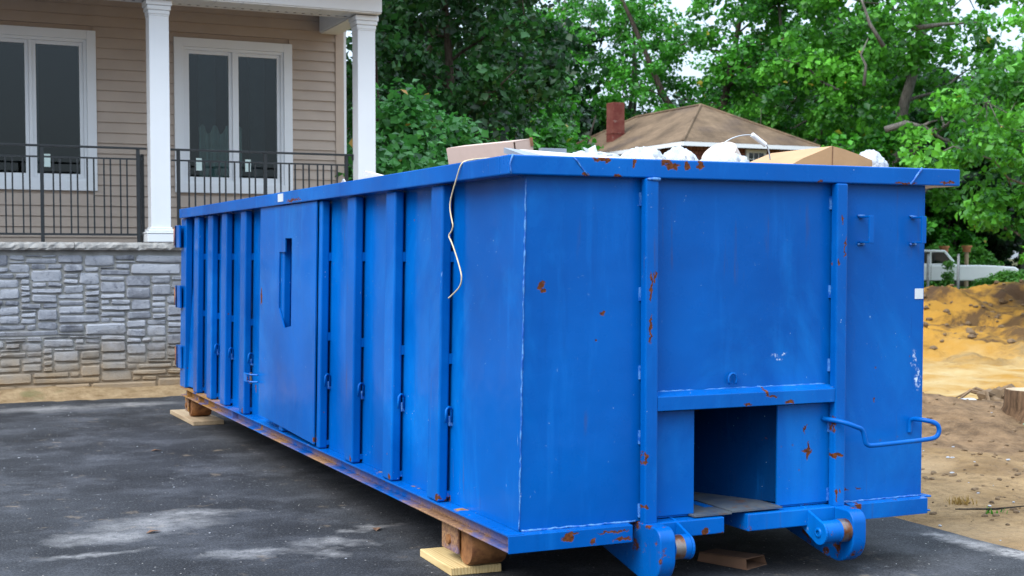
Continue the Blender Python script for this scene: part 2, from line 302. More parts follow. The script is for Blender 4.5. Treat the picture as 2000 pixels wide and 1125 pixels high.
# cottage
t = NT('brown_shingle', .95, .15); c = t.mix(t.rng(t.noise(.8, 6, .65), .35, .68), (.10, .068, .043), (.205, .14, .088)); c = t.mix(t.rng(t.noise(.45, 4, vec=t.scale(t.pos(), (1, .6, 2))), .52, .70, 0, .75), c, (.085, .062, .052))
br = t.n.new('ShaderNodeTexBrick'); br.inputs['Scale'].default_value = 1.0; br.inputs['Brick Width'].default_value = .3; br.inputs['Row Height'].default_value = .14; br.inputs['Mortar Size'].default_value = .012
br.inputs['Color1'].default_value = (1, 1, 1, 1); br.inputs['Color2'].default_value = (.82, .82, .82, 1); br.inputs['Mortar'].default_value = (.5, .5, .5, 1)
x, y, z = t.sep(); cb = t.n.new('ShaderNodeCombineXYZ'); t.L(t.math('ADD', x, y), cb.inputs[0]); t.L(t.math('MULTIPLY', z, 2.2), cb.inputs[1]); t.L(cb.outputs[0], br.inputs['Vector'])
ml = t.n.new('ShaderNodeMix'); ml.data_type = 'RGBA'; ml.blend_type = 'MULTIPLY'; ml.inputs[0].default_value = .8; t.L(c, ml.inputs[6]); t.L(br.outputs[0], ml.inputs[7]); t.set('Base Color', ml.outputs[2]); t.bump(br.outputs[0], .4, .02); M['shingle'] = t.m
t = NT('red_wood_shingle', .9, .2); x, y, z = t.sep(); cb = t.n.new('ShaderNodeCombineXYZ'); t.L(t.math('ADD', x, y), cb.inputs[0]); t.L(z, cb.inputs[1])
br = t.n.new('ShaderNodeTexBrick'); br.inputs['Scale'].default_value = 1; br.inputs['Brick Width'].default_value = .16; br.inputs['Row Height'].default_value = .16; br.inputs['Mortar Size'].default_value = .012
br.inputs['Color1'].default_value = (.17, .065, .045, 1); br.inputs['Color2'].default_value = (.26, .12, .085, 1); br.inputs['Mortar'].default_value = (.05, .02, .015, 1); t.L(cb.outputs[0], br.inputs['Vector']); t.set('Base Color', br.outputs[0]); t.bump(br.outputs[0], .5, .02); M['red_wall'] = t.m
t = NT('old_red_brick', .9, .2); c = t.mix(t.rng(t.noise(1.8, 6, .65), .40, .60), (.12, .028, .022), (.17, .06, .045)); c = t.mix(t.rng(t.noise(3.3, 6, .7), .58, .72, 0, .8), c, (.30, .24, .2)); t.set('Base Color', c); t.bump(t.noise(14, 4), .3, .02); M['chimney'] = t.m

# rubbish
M['carton'] = plain('brown_cardboard', (.38, .225, .11), .8, .1, 5, .1, 40); M['carton_pale'] = plain('pale_cardboard', (.45, .335, .28), .8, .06, 5, .1, 40)
M['carton_edge'] = plain('cardboard_edge', (.20, .10, .05), .9, .3, 40); M['carton_dark'] = plain('dirty_cardboard', (.16, .085, .05), .9, .25, 8)
M['grey_board'] = plain('grey_panel_board', (.20, .23, .27), .6, .15); M['foam'] = plain('white_foam_board', (.52, .50, .47), .7, .05)
t = NT('white_plastic_film', .25, .5); t.set('Base Color', t.mix(t.rng(t.noise(8, 5), .4, .7), (.52, .54, .56), (.34, .37, .41))); t.set('Subsurface Weight', .0); t.bump(t.noise(20, 5, .65, dist=1.4), .6, .03)
t.set('Base Color', t.mix(t.rng(t.noise(9, 5), .4, .7), (.56, .58, .61), (.40, .44, .49)))
tl = t.n.new('ShaderNodeBsdfTranslucent'); tl.inputs[0].default_value = (.78, .80, .82, 1); mx = t.n.new('ShaderNodeMixShader'); mx.inputs[0].default_value = .2; t.L(t.b.outputs[0], mx.inputs[1]); t.L(tl.outputs[0], mx.inputs[2]); t.L(mx.outputs[0], t.out.inputs['Surface'])
M['bag'] = t.m
M['bucket'] = plain('white_bucket_plastic', (.50, .41, .35), .45, .12, 9); M['wire'] = plain('cream_wire', (.62, .52, .33), .5, .15, 30); M['handle_wire'] = plain('galvanised_wire', (.45, .46, .47), .35, .1, metal=.8)
M['debris'] = plain('mixed_debris', (.25, .21, .17), .9, .5, 3, .5, 20)
# vegetation
def leaf_mat(name, dark, light, yellow=None):
    t = NT(name, .5, .35); a = t.n.new('ShaderNodeAttribute'); a.attribute_name = 'tint'
    c = t.mix(a.outputs['Fac'], dark, light)
    if yellow: c = t.mix(t.rng(a.outputs['Fac'], .965, .975), c, yellow)
    t.set('Base Color', c); tl = t.n.new('ShaderNodeBsdfTranslucent'); br = t.n.new('ShaderNodeMix'); br.data_type = 'RGBA'; br.inputs[0].default_value = .5
    t.L(c, br.inputs[6]); br.inputs[7].default_value = (*(min(1, v * 1.7) for v in light), 1); t.L(br.outputs[2], tl.inputs[0])
    mx = t.n.new('ShaderNodeMixShader'); mx.inputs[0].default_value = .26; t.L(t.b.outputs[0], mx.inputs[1]); t.L(tl.outputs[0], mx.inputs[2]); t.L(mx.outputs[0], t.out.inputs['Surface']); return t.m
M['leaf_dark'] = leaf_mat('dark_maple_leaf', (.003, .018, .005), (.024, .11, .018))
M['leaf_mid'] = leaf_mat('locust_leaf', (.006, .055, .006), (.075, .34, .022), (.30, .26, .03))
M['leaf_bright'] = leaf_mat('bright_leaf', (.008, .065, .007), (.115, .40, .03), (.42, .34, .04))
M['leaf_bush'] = leaf_mat('sapling_leaf', (.006, .05, .012), (.08, .31, .055), (.40, .2, .04))
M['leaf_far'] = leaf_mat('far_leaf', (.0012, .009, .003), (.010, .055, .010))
M['grass'] = leaf_mat('grass_blade', (.03, .12, .015), (.10, .30, .03))
M['straw'] = leaf_mat('dry_grass_blade', (.20, .12, .03), (.42, .27, .08))
def bark(name, a, b):
    t = NT(name, .95, .15); n = t.noise(5, 6, .7, vec=t.scale(t.pos(), (4, 4, .8))); t.set('Base Color', t.mix(t.rng(n, .35, .65), a, b)); t.bump(n, .8, .03); return t.m
M['bark'] = bark('dark_bark', (.018, .014, .011), (.075, .06, .047)); M['bark_grey'] = bark('grey_bark', (.055, .05, .045), (.20, .18, .16)); M['bark_brown'] = bark('stump_bark', (.05, .03, .017), (.17, .10, .055))
t = NT('cut_wood', .85, .2); t.set('Base Color', t.mix(t.rng(t.noise(7, 5), .35, .65), (.28, .20, .12), (.48, .38, .26))); M['cut'] = t.m
M['rock'] = plain('grey_concrete', (.33, .34, .36), .9, .25, 9, .4, 30); M['clod'] = plain('brown_clod', (.14, .09, .048), .95, .35, 9, .6, 40)
M['car_white'] = plain('white_car_paint', (.78, .80, .82), .25, .02, spec=.5); M['tyre'] = plain('tyre_rubber', (.02, .02, .02), .8); M['chrome'] = plain('wheel_metal', (.4, .4, .4), .3, .1, metal=.8); M['terracotta'] = plain('terracotta', (.38, .15, .06), .8, .2)
M['red_light'] = plain('red_lamp_lens', (.35, .02, .02), .3); M['bumper'] = plain('grey_bumper', (.10, .10, .11), .5)

# ------------------------------------------------------------------ terrain
def vnoise(x, y, seed=0):
    xi, yi = np.floor(x).astype(np.int64), np.floor(y).astype(np.int64); xf, yf = x - xi, y - yi
    def h(a, b):
        n = (a * 374761393 + b * 668265263 + seed * 974711) & 0x7fffffff; n = ((n ^ (n >> 13)) * 1274126177) & 0x7fffffff; return ((n ^ (n >> 16)) & 0xffff) / 65535.0
    u, v = xf * xf * (3 - 2 * xf), yf * yf * (3 - 2 * yf)
    return (h(xi, yi) * (1 - u) + h(xi + 1, yi) * u) * (1 - v) + (h(xi, yi + 1) * (1 - u) + h(xi + 1, yi + 1) * u) * v
def fbm(x, y, o=5, seed=0):
    r = 0; a = .5
    for i in range(o): r = r + a * vnoise(x * 2 ** i, y * 2 ** i, seed + i); a *= .5
    return r
def sstep(x, a, b): t = np.clip((x - a) / (b - a), 0, 1); return t * t * (3 - 2 * t)
def ground_h(x, y):
    s = (x + 2.36) * .681 + (y + 5.25) * .732; tt = (x + 2.36) * .732 - (y + 5.25) * .681
    lat = sstep(tt, -7, -3) * (1 - sstep(tt, 22, 30)); w = (fbm(x * .35, y * .35, 3, 5) - .5) * 3
    ridge = .26 * np.exp(-((s - 12.6 + w * .4) / 1.1) ** 2) * (.35 + 1.3 * fbm(x * .9, y * .9, 3, 2))
    pit = -1.25 * sstep(s + w * .5, 14.0, 19.0) * (1 - sstep(s + w, 38.5, 49.0))
    near = (fbm(x * 1.7, y * 1.7, 5, 1) - .48) * .16 + np.abs(fbm(x * 5, y * 5, 4, 31) - .48) * .09 - .01
    bankn = (fbm(x * .30, y * .30, 4, 9) - .48) * 1.3 + (.5 - np.abs(fbm(x * .75, y * .75, 5, 19) - .48) * 3.2) * .45 + (fbm(x * 2.6, y * 2.6, 4, 23) - .48) * .22
    floor_ = (fbm(x * .5, y * .5, 5, 3) - .48) * .42 + (fbm(x * 2.2, y * 2.2, 4, 13) - .48) * .14
    edge = .30 * sstep(s + w * .6, 47.5, 48.3) * (1 - sstep(s + w, 50.5, 53.5))                       # spoil thrown up along the far edge
    rough = near * (1 - sstep(s, 14, 18)) + bankn * sstep(s, 35, 40) * (1 - sstep(s, 49, 53)) + floor_ * sstep(s, 15, 19) * (1 - sstep(s, 35, 41)) + edge
    free = sstep(x, 2.9, 4.6)                       # flat under the driveway and the houses
    return -.012 + (ridge + pit + rough) * lat * free + sstep(x, 2.86, 3.1) * .012
def axis(dense0, dense1, step, lo, hi):
    a = list(np.arange(dense0, dense1, step)); k = step; v = a[-1]
    while v < hi: k *= 1.13; v += k; a.append(v)
    k = step; v = a[0]
    while v > lo: k *= 1.13; v -= k; a.insert(0, v)
    return np.array(a)
def grid_mesh(name, xs, ys, hf):
    X, Y = np.meshgrid(xs, ys, indexing='ij'); Z = hf(X, Y); nx, ny = X.shape
    v = np.stack([X, Y, Z], -1).reshape(-1, 3); i, j = np.meshgrid(np.arange(nx - 1), np.arange(ny - 1), indexing='ij'); a = (i * ny + j).ravel()
    q = np.stack([a, a + ny, a + ny + 1, a + 1], 1); return np_mesh(name, v, q)
def np_mesh(name, v, q, tint=None):
    me = bpy.data.meshes.new(name); k = q.shape[1]; me.vertices.add(len(v)); me.vertices.foreach_set('co', v.astype(np.float32).ravel())
    me.loops.add(q.size); me.loops.foreach_set('vertex_index', q.astype(np.int32).ravel()); me.polygons.add(len(q)); me.polygons.foreach_set('loop_start', np.arange(0, q.size, k, dtype=np.int32))
    if tint is not None:
        at = me.attributes.new('tint', 'FLOAT', 'POINT'); at.data.foreach_set('value', tint.astype(np.float32))
    me.update(calc_edges=True); return me
def axis2(lo, hi, segs):
    a = []
    for p, q, st in segs: a += list(np.arange(p, q, st))
    k = segs[-1][2]; v = a[-1]
    while v < hi: k *= 1.16; v += k; a.append(v)
    k = segs[0][2]; v = a[0]
    while v > lo: k *= 1.16; v -= k; a.insert(0, v)
    return np.array(a)
g = link_mesh('ground', grid_mesh('ground', axis2(-400, 600, [(2.6, 10, .08), (10, 20, .2), (20, 44, .16)]), axis2(-400, 700, [(-2, 9, .08), (9, 20, .2), (20, 42, .16)]), ground_h), M['soil']); tag(g, kind='structure')
def wob(t, s): return (fbm(np.array([t * 2.3]), np.array([s * 1.0]), 4, 11)[0] - .48)
def driveway():
    mb = MB(); n = 90; xs = np.linspace(-40, 2.85, n); left = []
    pts = []
    for y in np.linspace(-30, 9.56, 240): pts.append((2.84 + wob(y, 3) * .10, y))
    for x in np.linspace(2.8, -40, 260): pts.append((x, 9.58 + wob(x, 8) * .09))
    pts += [(-40, -30)]
    m = MB().prism([p for p in pts], 'z', -.035, 0.0); return m
d = build('driveway', driveway(), M['asphalt']); tag(d, kind='structure')
def strip_h(X, Y): return -.006 + .11 * sstep(Y, 9.45, 9.98) * (.6 + .8 * fbm(X * 1.4, Y * 3, 4, 4)) + (fbm(X * 6, Y * 6, 3, 7) - .5) * .03
s = link_mesh('soil_strip', grid_mesh('soil_strip', np.arange(-9, 3.2, .04), np.arange(9.48, 10.06, .035), strip_h), M['strip'], smooth=True); tag(s, kind='structure')

# ------------------------------------------------------------------ roll-off dumpster
D = thing('roll_off_dumpster', 'long blue steel roll-off dumpster full of rubbish, standing on lumber blocks', 'dumpster', (1.15, 3.6, 0))
def sh(x, y, z): return (x + .02 * (z - .31), y, z)
ZB, ZT, RB, RT, RW = .313, 1.842, .233, 1.925, .10
PX = .066                                                            # side panel plane before its lean
build('side_panel', MB().box(PX, PX + .006, .05, 7.24, ZB, ZT + .02, sh), M['blue_side'], D)
build('side_panel', MB().box(2.258, 2.264, .05, 7.24, ZB, ZT + .02), M['blue'], D)
build('rear_panel', MB().box(.08, 2.258, 7.22, 7.24, ZB, ZT + .02), M['blue'], D)
build('floor_plate', MB().box(.075, 2.256, .056, 7.2, .315, .322), M['blue_rusty'], D)
m = MB()                                                             # front sheets between the posts
xl = lambda z: PX + .004 + .02 * (z - .31)
m.add([(xl(ZB), .05, ZB), (.70, .05, ZB), (.70, .05, ZT + .02), (xl(ZT), .05, ZT + .02), (xl(ZB), .056, ZB), (.70, .056, ZB), (.70, .056, ZT + .02), (xl(ZT), .056, ZT + .02)], [(0, 1, 2, 3), (7, 6, 5, 4), (0, 4, 5, 1), (1, 5, 6, 2), (2, 6, 7, 3), (3, 7, 4, 0)])
build('front_panel', m, M['blue_panel'], D)
build('front_panel', MB().box(.702, 1.71, .05, .056, .80, ZT + .02), M['blue_panel'], D)
build('front_panel', MB().box(1.712, 2.257, .05, .056, ZB, ZT + .02), M['blue_panel'], D)
build('lower_front_plate', MB().box(.702, .945, .048, .058, .325, .798), M['blue_panel'], D)
build('lower_front_plate', MB().box(1.402, 1.71, .048, .058, .325, .798), M['blue_panel'], D)
# rim of square tube
def tubebox(*a): return MB().box(*a)
build('top_rim', tubebox(0, 2.44, 0, RW, ZT, RT), M['blue_rim'], D, bevel=.006)
build('top_rim', tubebox(0, RW, RW + .001, 7.20, ZT, RT), M['blue_side'], D, bevel=.006)
build('top_rim', tubebox(2.268, 2.44, RW + .001, 7.20, ZT, RT), M['blue_rusty'], D, bevel=.006)
build('top_rim', tubebox(0, 2.44, 7.201, 7.30, ZT, RT), M['blue'], D, bevel=.006)
def weld(pts, r=.006, parent=D):
    P = []; pts = [Vector(p) for p in pts]
    for a, b in zip(pts, pts[1:]):
        n = max(2, int((b - a).length / .022))
        for i in range(n): P.append(a.lerp(b, i / n) + Vector([random.uniform(-.002, .002) for _ in range(3)]))
    P.append(pts[-1]); return build('weld_bead', MB().tube(P, [r * random.uniform(.6, 1.3) for _ in P], 6), M['weld'], parent, smooth=True)
weld([(.018, -.001, RT), (.005, -.002, ZT + .045), (.008, -.001, ZT)], .004); weld([(.30, -.001, RT - .002), (.375, -.001, ZT + .003)], .0035); weld([(2.20, -.001, RT), (2.13, -.001, ZT + .003)], .005)
weld([(xl(ZB) - .001, .049, ZB + .01), (xl(1.0) - .001, .049, 1.0), (xl(ZT) - .001, .049, ZT - .01)], .0038)
# posts on the front end
def post(x0, x1): return MB().box(x0, x1, -.012, .036, .305, ZT - .002)
for x0, x1 in ((.655, .72), (1.688, 1.75)):
    build('front_post', post(x0, x1), M['blue_post'], D, bevel=.007)
    for z0 in (.33, .66, .95, 1.30, 1.72): build('weld_tab', MB().box(x0 - .001, x0 + .02, .034, .052, z0, z0 + .06), M['weld'], D)
weld([(.66, -.012, ZT - .004), (.725, -.012, ZT - .006)], .007)
build('cross_beam', MB().prism([(.030, .808), (-.010, .808), (-.010, .872), (.046, .892), (.046, .884), (.030, .87)], 'x', .7205, 1.6875), M['blue_beam'], D, bevel=.003)
weld([(.74, .046, .889), (1.67, .046, .892)], .004)
m = MB().tube([(1.142 + .022 * math.cos(a), .035, .93 + .03 * math.sin(a)) for a in np.linspace(-.7, math.pi + .7, 12)], .006, 6); build('lashing_ring', m, M['blue'], D, smooth=True)
# hook well behind the opening
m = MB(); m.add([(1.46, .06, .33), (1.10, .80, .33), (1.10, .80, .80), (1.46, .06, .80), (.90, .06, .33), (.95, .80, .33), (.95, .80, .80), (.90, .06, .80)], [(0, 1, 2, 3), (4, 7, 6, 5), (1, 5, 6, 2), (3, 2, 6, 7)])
build('hook_well', m, M['blue_shaded'], D)  # walls painted darker blue to stand in for the shade inside
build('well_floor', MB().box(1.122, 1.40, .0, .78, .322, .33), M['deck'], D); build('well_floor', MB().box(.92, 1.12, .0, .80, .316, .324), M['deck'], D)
build('well_gusset', MB().prism([(.10, .33), (.22, .33), (.12, .43)], 'x', .955, .975), M['blue_rusty'], D)
# front tongue
build('tongue_beam', MB().box(.7205, 1.068, -.020, .40, .236, .310), M['blue_beam'], D, bevel=.005); build('tongue_beam', MB().box(1.195, 1.6875, -.020, .40, .232, .312), M['blue_beam'], D, bevel=.005)
build('tongue_plate', MB().box(1.072, 1.19, .16, .40, .27, .325), M['blue_rusty'], D)
# perimeter rail
def chan(y0, y1, fn): m = MB(); m.box(*fn(.05, .058), y0, y1, RB + .008, ZB - .010); m.box(*fn(-.006, .075), y0, y1, ZB - .010, ZB - .001); m.box(*fn(-.002, .058), y0, y1, RB, RB + .008); return m
build('bottom_rail', chan(.004, 7.32, lambda a, b: (a, b)), M['blue_rail'], D, bevel=.002)
build('bottom_rail', chan(.03, 7.32, lambda a, b: (2.256 - b + .05, 2.256 - a + .05)), M['blue'], D, bevel=.002)
for y in (5.25, 6.55, 7.05): build('rail_stiffener', MB().box(.006, .049, y, y + .012, RB + .009, ZB - .011), M['blue_rail'], D)
build('front_rail', MB().prism([(.003, RB - .002), (-.002, RB - .002), (-.002, ZB - .006), (.046, ZB - .001), (.046, ZB - .009), (.003, ZB - .014)], 'x', -.004, .60), M['blue_beam'], D, bevel=.002)
build('front_rail', MB().prism([(.003, RB - .002), (-.002, RB - .002), (-.002, ZB - .006), (.046, ZB - .001), (.046, ZB - .009), (.003, ZB - .014)], 'x', 1.79, 2.262), M['blue_beam'], D, bevel=.002)
weld([(.08, .044, ZB + .002), (.64, .044, ZB + .002)], .005); weld([(1.76, .044, ZB + .002), (2.26, .044, ZB + .002)], .005)
# side ribs, slightly off the sheet so the stitch welds show
RIBS = [(6.591, 6.764), (6.025, 6.201), (5.503, 5.680), (4.856, 5.017), (3.742, 3.836), (2.858, 2.925), (2.197, 2.348), (1.519, 1.667), (.842, .996)]
for k, (y0, y1) in enumerate(RIBS):
    o = build('side_rib', MB().box(.0, .052, y0, y1, ZB + .002, ZT - .004, sh), M['blue_side'], D, bevel=.010, seg=3)
    for z0 in (.335, .98, 1.47):
        build('weld_tab', MB().box(.048, PX + .001, y0 + .002, y0 + .014, z0, z0 + (.03 if z0 < .4 else .05), sh), M['blue_side'], D)
    if k in (1, 2, 3, 5, 6, 7, 8):                                    # tarp hooks
        hx, hy, hz = .058 + .01, y0 - .012, .735
        P = [(hx, hy, hz - .035), (hx, hy, hz + .02), (hx - .006, hy - .008, hz + .036), (hx - .02, hy - .014, hz + .040), (hx - .032, hy - .016, hz + .028), (hx - .036, hy - .016, hz - .035)]
        h = build('tarp_hook', MB().tube(P, .0065, 7), M['blue_side'], D, smooth=True); build('hook_weld', MB().box(hx - .012, hx + .008, hy - .002, hy + .012, hz - .055, hz - .005), M['weld'], h, bevel=.004)
build('rear_post', MB().box(.0, .058, 7.128, 7.36, ZB + .002, ZT - .004, sh), M['blue_side'], D, bevel=.006)
m = MB(); m.add([sh(.064, 7.12, .33), sh(.064, 6.77, .33), sh(.064, 7.12, 1.25), sh(.02, 7.12, .33)], [(0, 1, 2), (1, 3, 2), (0, 2, 3), (0, 3, 1)]); build('corner_gusset', m, M['blue_side'], D)
for z0, z1 in ((1.577, 1.779), (1.03, 1.232), (.482, .686)):
    h = build('hinge', MB().box(-.018, .0, 7.22, 7.42, z0, z1).box(-.018, .06, 7.36, 7.44, z0, z1), M['blue_side'], D, bevel=.004)
    build('hinge_pin', MB().tube([(-.012, 7.45, z0 + .02), (-.012, 7.45, z1 - .02)], .014, 8), M['rust'], h, smooth=True)
# sheet over the middle bay with a stepped slot that shows the rib behind
xo = -.012; OUT = [(4.347, .372), (2.935, .332), (2.935, 1.836), (4.347, 1.836)]
def slab(polys):
    m = MB()
    for P in polys:
        n = len(P); m.add([sh(xo, y, z) for y, z in P] + [sh(xo + .009, y, z) for y, z in P], [tuple(range(n)), tuple(range(n, 2 * n))[::-1]] + [(i, n + i, n + (i + 1) % n, (i + 1) % n) for i in range(n)])
    return m
b = lambda y: .332 + (y - 2.935) * .0283
Y0, Y1, Y2, Y3 = 3.50, 3.67, 3.82, 4.347
build('bay_sheet', slab([[(Y3, b(Y3)), (Y2, b(Y2)), (Y2, 1.836), (Y3, 1.836)], [(Y2, b(Y2)), (Y1, b(Y1)), (Y1, 1.02), (Y2, 1.15)], [(Y2, 1.526), (Y1, 1.526), (Y1, 1.836), (Y2, 1.836)],
    [(Y1, b(Y1)), (Y0, b(Y0)), (Y0, 1.04), (3.58, 1.03), (Y1, 1.02)], [(Y1, 1.618), (Y0, 1.616), (Y0, 1.836), (Y1, 1.836)], [(Y0, b(Y0)), (2.935, b(2.935)), (2.935, 1.836), (Y0, 1.836)]]), M['blue_side'], D)
l = build('latch_bracket', MB().tube([(-.01, 4.36, .65), (-.055, 4.40, .652), (-.06, 4.55, .65), (-.005, 4.62, .645)], .007, 6).tube([(-.01, 4.36, .60), (-.055, 4.40, .600), (-.06, 4.55, .60), (-.005, 4.62, .60)], .007, 6).box(-.066, -.058, 4.46, 4.56, .595, .655), M['blue_rusty'], D); build('latch_pin', MB().tube([(-.045, 4.42, .585), (-.045, 4.42, .665)], .010, 8), M['steel'], l)
build('reflector', MB().box(-.003, .0, 3.66, 3.79, 1.862, 1.915), M['sticker'], D); build('reflector', MB().box(2.208, 2.259, .047, .0505, 1.288, 1.339), M['sticker'], D)
# skid noses, hook rollers
def nose(x0, x1):
    P = [(.30, .31), (-.10, .310)] + [(-.10 - .058 * math.sin(a), .252 + .058 * math.cos(a)) for a in np.linspace(.15, math.pi / 2, 9)] + [(-.158, .19)] + [(-.03 - .128 * math.cos(a), .18 - .125 * math.sin(a)) for a in np.linspace(.1, math.pi / 2, 12)] + [(.03, .060), (.45, .150), (.45, .225)]
    return MB().prism(P, 'x', x0, x1)
for x0, x1, xr0, xr1, xb in ((.650, .728, .729, .812, .813), (1.686, 1.762, 1.545, 1.685, 1.528)):
    nm = build('skid_nose', nose(x0, x1), M['blue_nose'], D, bevel=.006, auto=35)
    yc, zc, rr = -.105, .215, .052
    ro = build('hook_roller', MB().lathe([(0.001, 0), (rr, 0), (rr, (xr1 - xr0) * .55), (rr * 1.04, (xr1 - xr0) * .56), (rr * 1.04, xr1 - xr0), (.001, xr1 - xr0)], 32, Matrix.Translation((xr0, yc, zc)) @ Matrix.Rotation(math.pi / 2, 4, 'Y')), M['blue_rusty'], D, auto=30)
    build('worn_band', MB().lathe([(rr * 1.045, 0), (rr * 1.045, .05)], 32, Matrix.Translation((xr1 - .052 if x0 > 1 else xr0 + .002, yc, zc)) @ Matrix.Rotation(math.pi / 2, 4, 'Y')), M['steel'], ro, smooth=True)
    P = [(.04, .318), (.015, .318)] + [(yc + .058 * math.cos(a), zc + .058 * math.sin(a)) for a in np.linspace(R(125), R(300), 12)] + [(.05, .23)]
    br = build('roller_bracket', MB().prism(P, 'x', xb, xb + .013), M['blue'], D, bevel=.003)
    Mx = Matrix.Translation((xb - .006, yc, zc)) @ Matrix.Rotation(math.pi / 2, 4, 'Y')
    build('axle_boss', MB().lathe([(.010, .0), (.010, -.001), (.022, 0), (.024, .006)], 20, Mx), M['blue'], br, smooth=True)
# long sills and cross members below the floor
for x0 in (.66, 1.70): build('main_sill', MB().box(x0, x0 + .05, .46, 7.1, .12, .232), M['blue_rusty'], D)
for k in range(12): build('cross_member', MB().box(.062, 2.24, .62 + k * .56, .67 + k * .56, .24, .300), M['blue_rusty'], D)
# ground rollers
for y, back in ((.66, 0), (7.25, 1)):
    for x0, x1 in ((.07, .25), (2.05, 2.23)):
        rr = .094; zc = .134
        ro = build('ground_roller', MB().lathe([(.001, 0), (rr * .93, 0), (rr, .012), (rr, x1 - x0 - .012), (rr * .93, x1 - x0), (.001, x1 - x0)], 36, Matrix.Translation((x0, y, zc)) @ Matrix.Rotation(math.pi / 2, 4, 'Y')), M['rust'], D, auto=35)
        xx = x0 - .022 if x0 < 1 else x1 + .01
        a0, a1 = (y + .045, y + .25) if not back else (y - .02, y + .12)
        br = build('roller_plate', MB().box(xx, xx + .012, a0, a1, .085, RB - .001), M['blue_rail'], D, bevel=.003)
        build('axle_end', MB().lathe([(.001, -.012), (.022, -.012), (.024, 0)], 16, Matrix.Translation((xx, (a0 + a1) / 2, .14)) @ Matrix.Rotation(math.pi / 2, 4, 'Y')), M['rust'], br, auto=35)
# step brackets and bent grab bar
for x in (1.872, 2.188):
    m = MB().box(x - .014, x + .014, -.035, -.026, 1.560, 1.690).box(x - .013, x + .013, -.026, .0495, 1.681, 1.690).box(x - .013, x + .013, -.026, .0495, 1.560, 1.569)
    st = build('step_bracket', m, M['blue'], D, bevel=.002); weld([(x - .02, .045, 1.692), (x + .02, .045, 1.692)], .006, st); weld([(x - .02, .045, 1.556), (x + .02, .045, 1.556)], .006, st)
def smooth_path(P, it=2):
    P = [Vector(p) for p in P]
    for _ in range(it):
        Q = [P[0]]
        for a, b2 in zip(P, P[1:]): Q += [a.lerp(b2, .25), a.lerp(b2, .75)]
        P = Q + [P[-1]]
    return P
P = [(1.66, .045, .725), (1.70, -.06, .718), (1.755, -.08, .695), (1.795, -.08, .682), (1.808, -.08, .64), (1.818, -.08, .602), (1.87, -.08, .600), (2.05, -.08, .606), (2.20, -.08, .611), (2.247, -.08, .620), (2.262, -.08, .655), (2.245, -.075, .690), (2.20, -.02, .700), (2.19, .03, .700), (2.186, .046, .690), (2.184, .047, .63)]
build('grab_bar', MB().tube(smooth_path(P), .0115, 10), M['blue'], D, smooth=True)
m = MB(); m.tube([(.56, .047, .70), (.56, .035, .735), (.56, .02, .70), (.56, .02, .66)], .006, 6); m.box(.552, .568, .040, .05, .64, .70)

# ------------------------------------------------------------------ things on and round the dumpster
def lumber(name, label, x0, x1, y0, y1, mat, rz, h=.038):
    cx, cy = (x0 + x1) / 2, (y0 + y1) / 2
    o = build(name, MB().box(x0 - cx, x1 - cx, y0 - cy, y1 - cy, 0, h), mat, bevel=.004); o.location = (cx, cy, .001); o.rotation_euler.z = R(rz); return tag(o, label, 'lumber', 'lumber blocks under the dumpster')
lumber('wood_block', 'pale pine board under the rusty roller at the near corner', -.005, .25, .63, 1.09, M['pine'], -2)
lumber('wood_block', 'weathered board under the far end of the dumpster by the stone wall', .01, .285, 6.86, 7.88, M['old_wood'], 1)
# rubbish heap under the visible pieces
m = grid_mesh('debris_pile', np.linspace(.12, 2.22, 50), np.linspace(.1, 7.15, 120), lambda X, Y: 1.70 + .20 * fbm(X * 3, Y * 3, 5, 21)); tag(link_mesh('debris_pile', m, M['debris']), 'mixed building rubbish filling the blue dumpster', 'rubbish', kind='stuff')
def carton(name, label, size, loc, rot, mat, edge, flap=None):
    t = thing(name, label, 'cardboard box', loc); a, b2, h = size; w = .006
    t.rotation_euler = tuple(R(r) for r in rot)
    def add(nm, mb, mt):
        me = bpy.data.meshes.new(nm); me.from_pydata(mb.v, [], mb.f); o = bpy.data.objects.new(nm, me); COL.objects.link(o); me.materials.append(mt); o.parent = t; return o
    add('side_panel', MB().box(-a, -a + w, -b2, b2, -h, h), mat); add('side_panel', MB().box(a - w, a, -b2, b2, -h, h), mat)
    add('end_panel', MB().box(-a + w, a - w, -b2, -b2 + w, -h, h), mat); add('end_panel', MB().box(-a + w, a - w, b2 - w, b2, -h, h), mat)
    add('bottom_panel', MB().box(-a + w, a - w, -b2 + w, b2 - w, -h, -h + w), mat)
    if flap == 'tent':                                               # two long flaps meeting in a ridge
        for sg in (-1, 1): add('flap', MB().add([(-a * 1.0, sg * b2, h + .001), (a * 1.0, sg * b2, h + .001), (a * .98, sg * .004, h + .085), (-a * .98, sg * .004, h + .085), (-a, sg * b2, h - .004), (a, sg * b2, h - .004), (a * .98, sg * .004, h + .079), (-a * .98, sg * .004, h + .079)], [(0, 1, 2, 3), (7, 6, 5, 4), (0, 4, 5, 1), (1, 5, 6, 2), (2, 6, 7, 3), (3, 7, 4, 0)]), mat)
    else:
        add('flap', MB().box(-a - .01, a, -b2 + .002, b2 - .002, h + .001, h + .006), mat); add('flap', MB().box(-a - .016, -a - .010, -b2, b2, h - .16, h + .004), mat)
        add('torn_edge', MB().box(a * .72, a, -b2 - .008, -b2 + .001, h - .03, h + .012), edge)
    return t
carton('cardboard_box', 'pale pinkish cardboard box at the near left corner of the dumpster', (.045, .42, .17), (.42, 1.13, 1.895), (2, -10, 0), M['carton_pale'], M['carton_edge'])
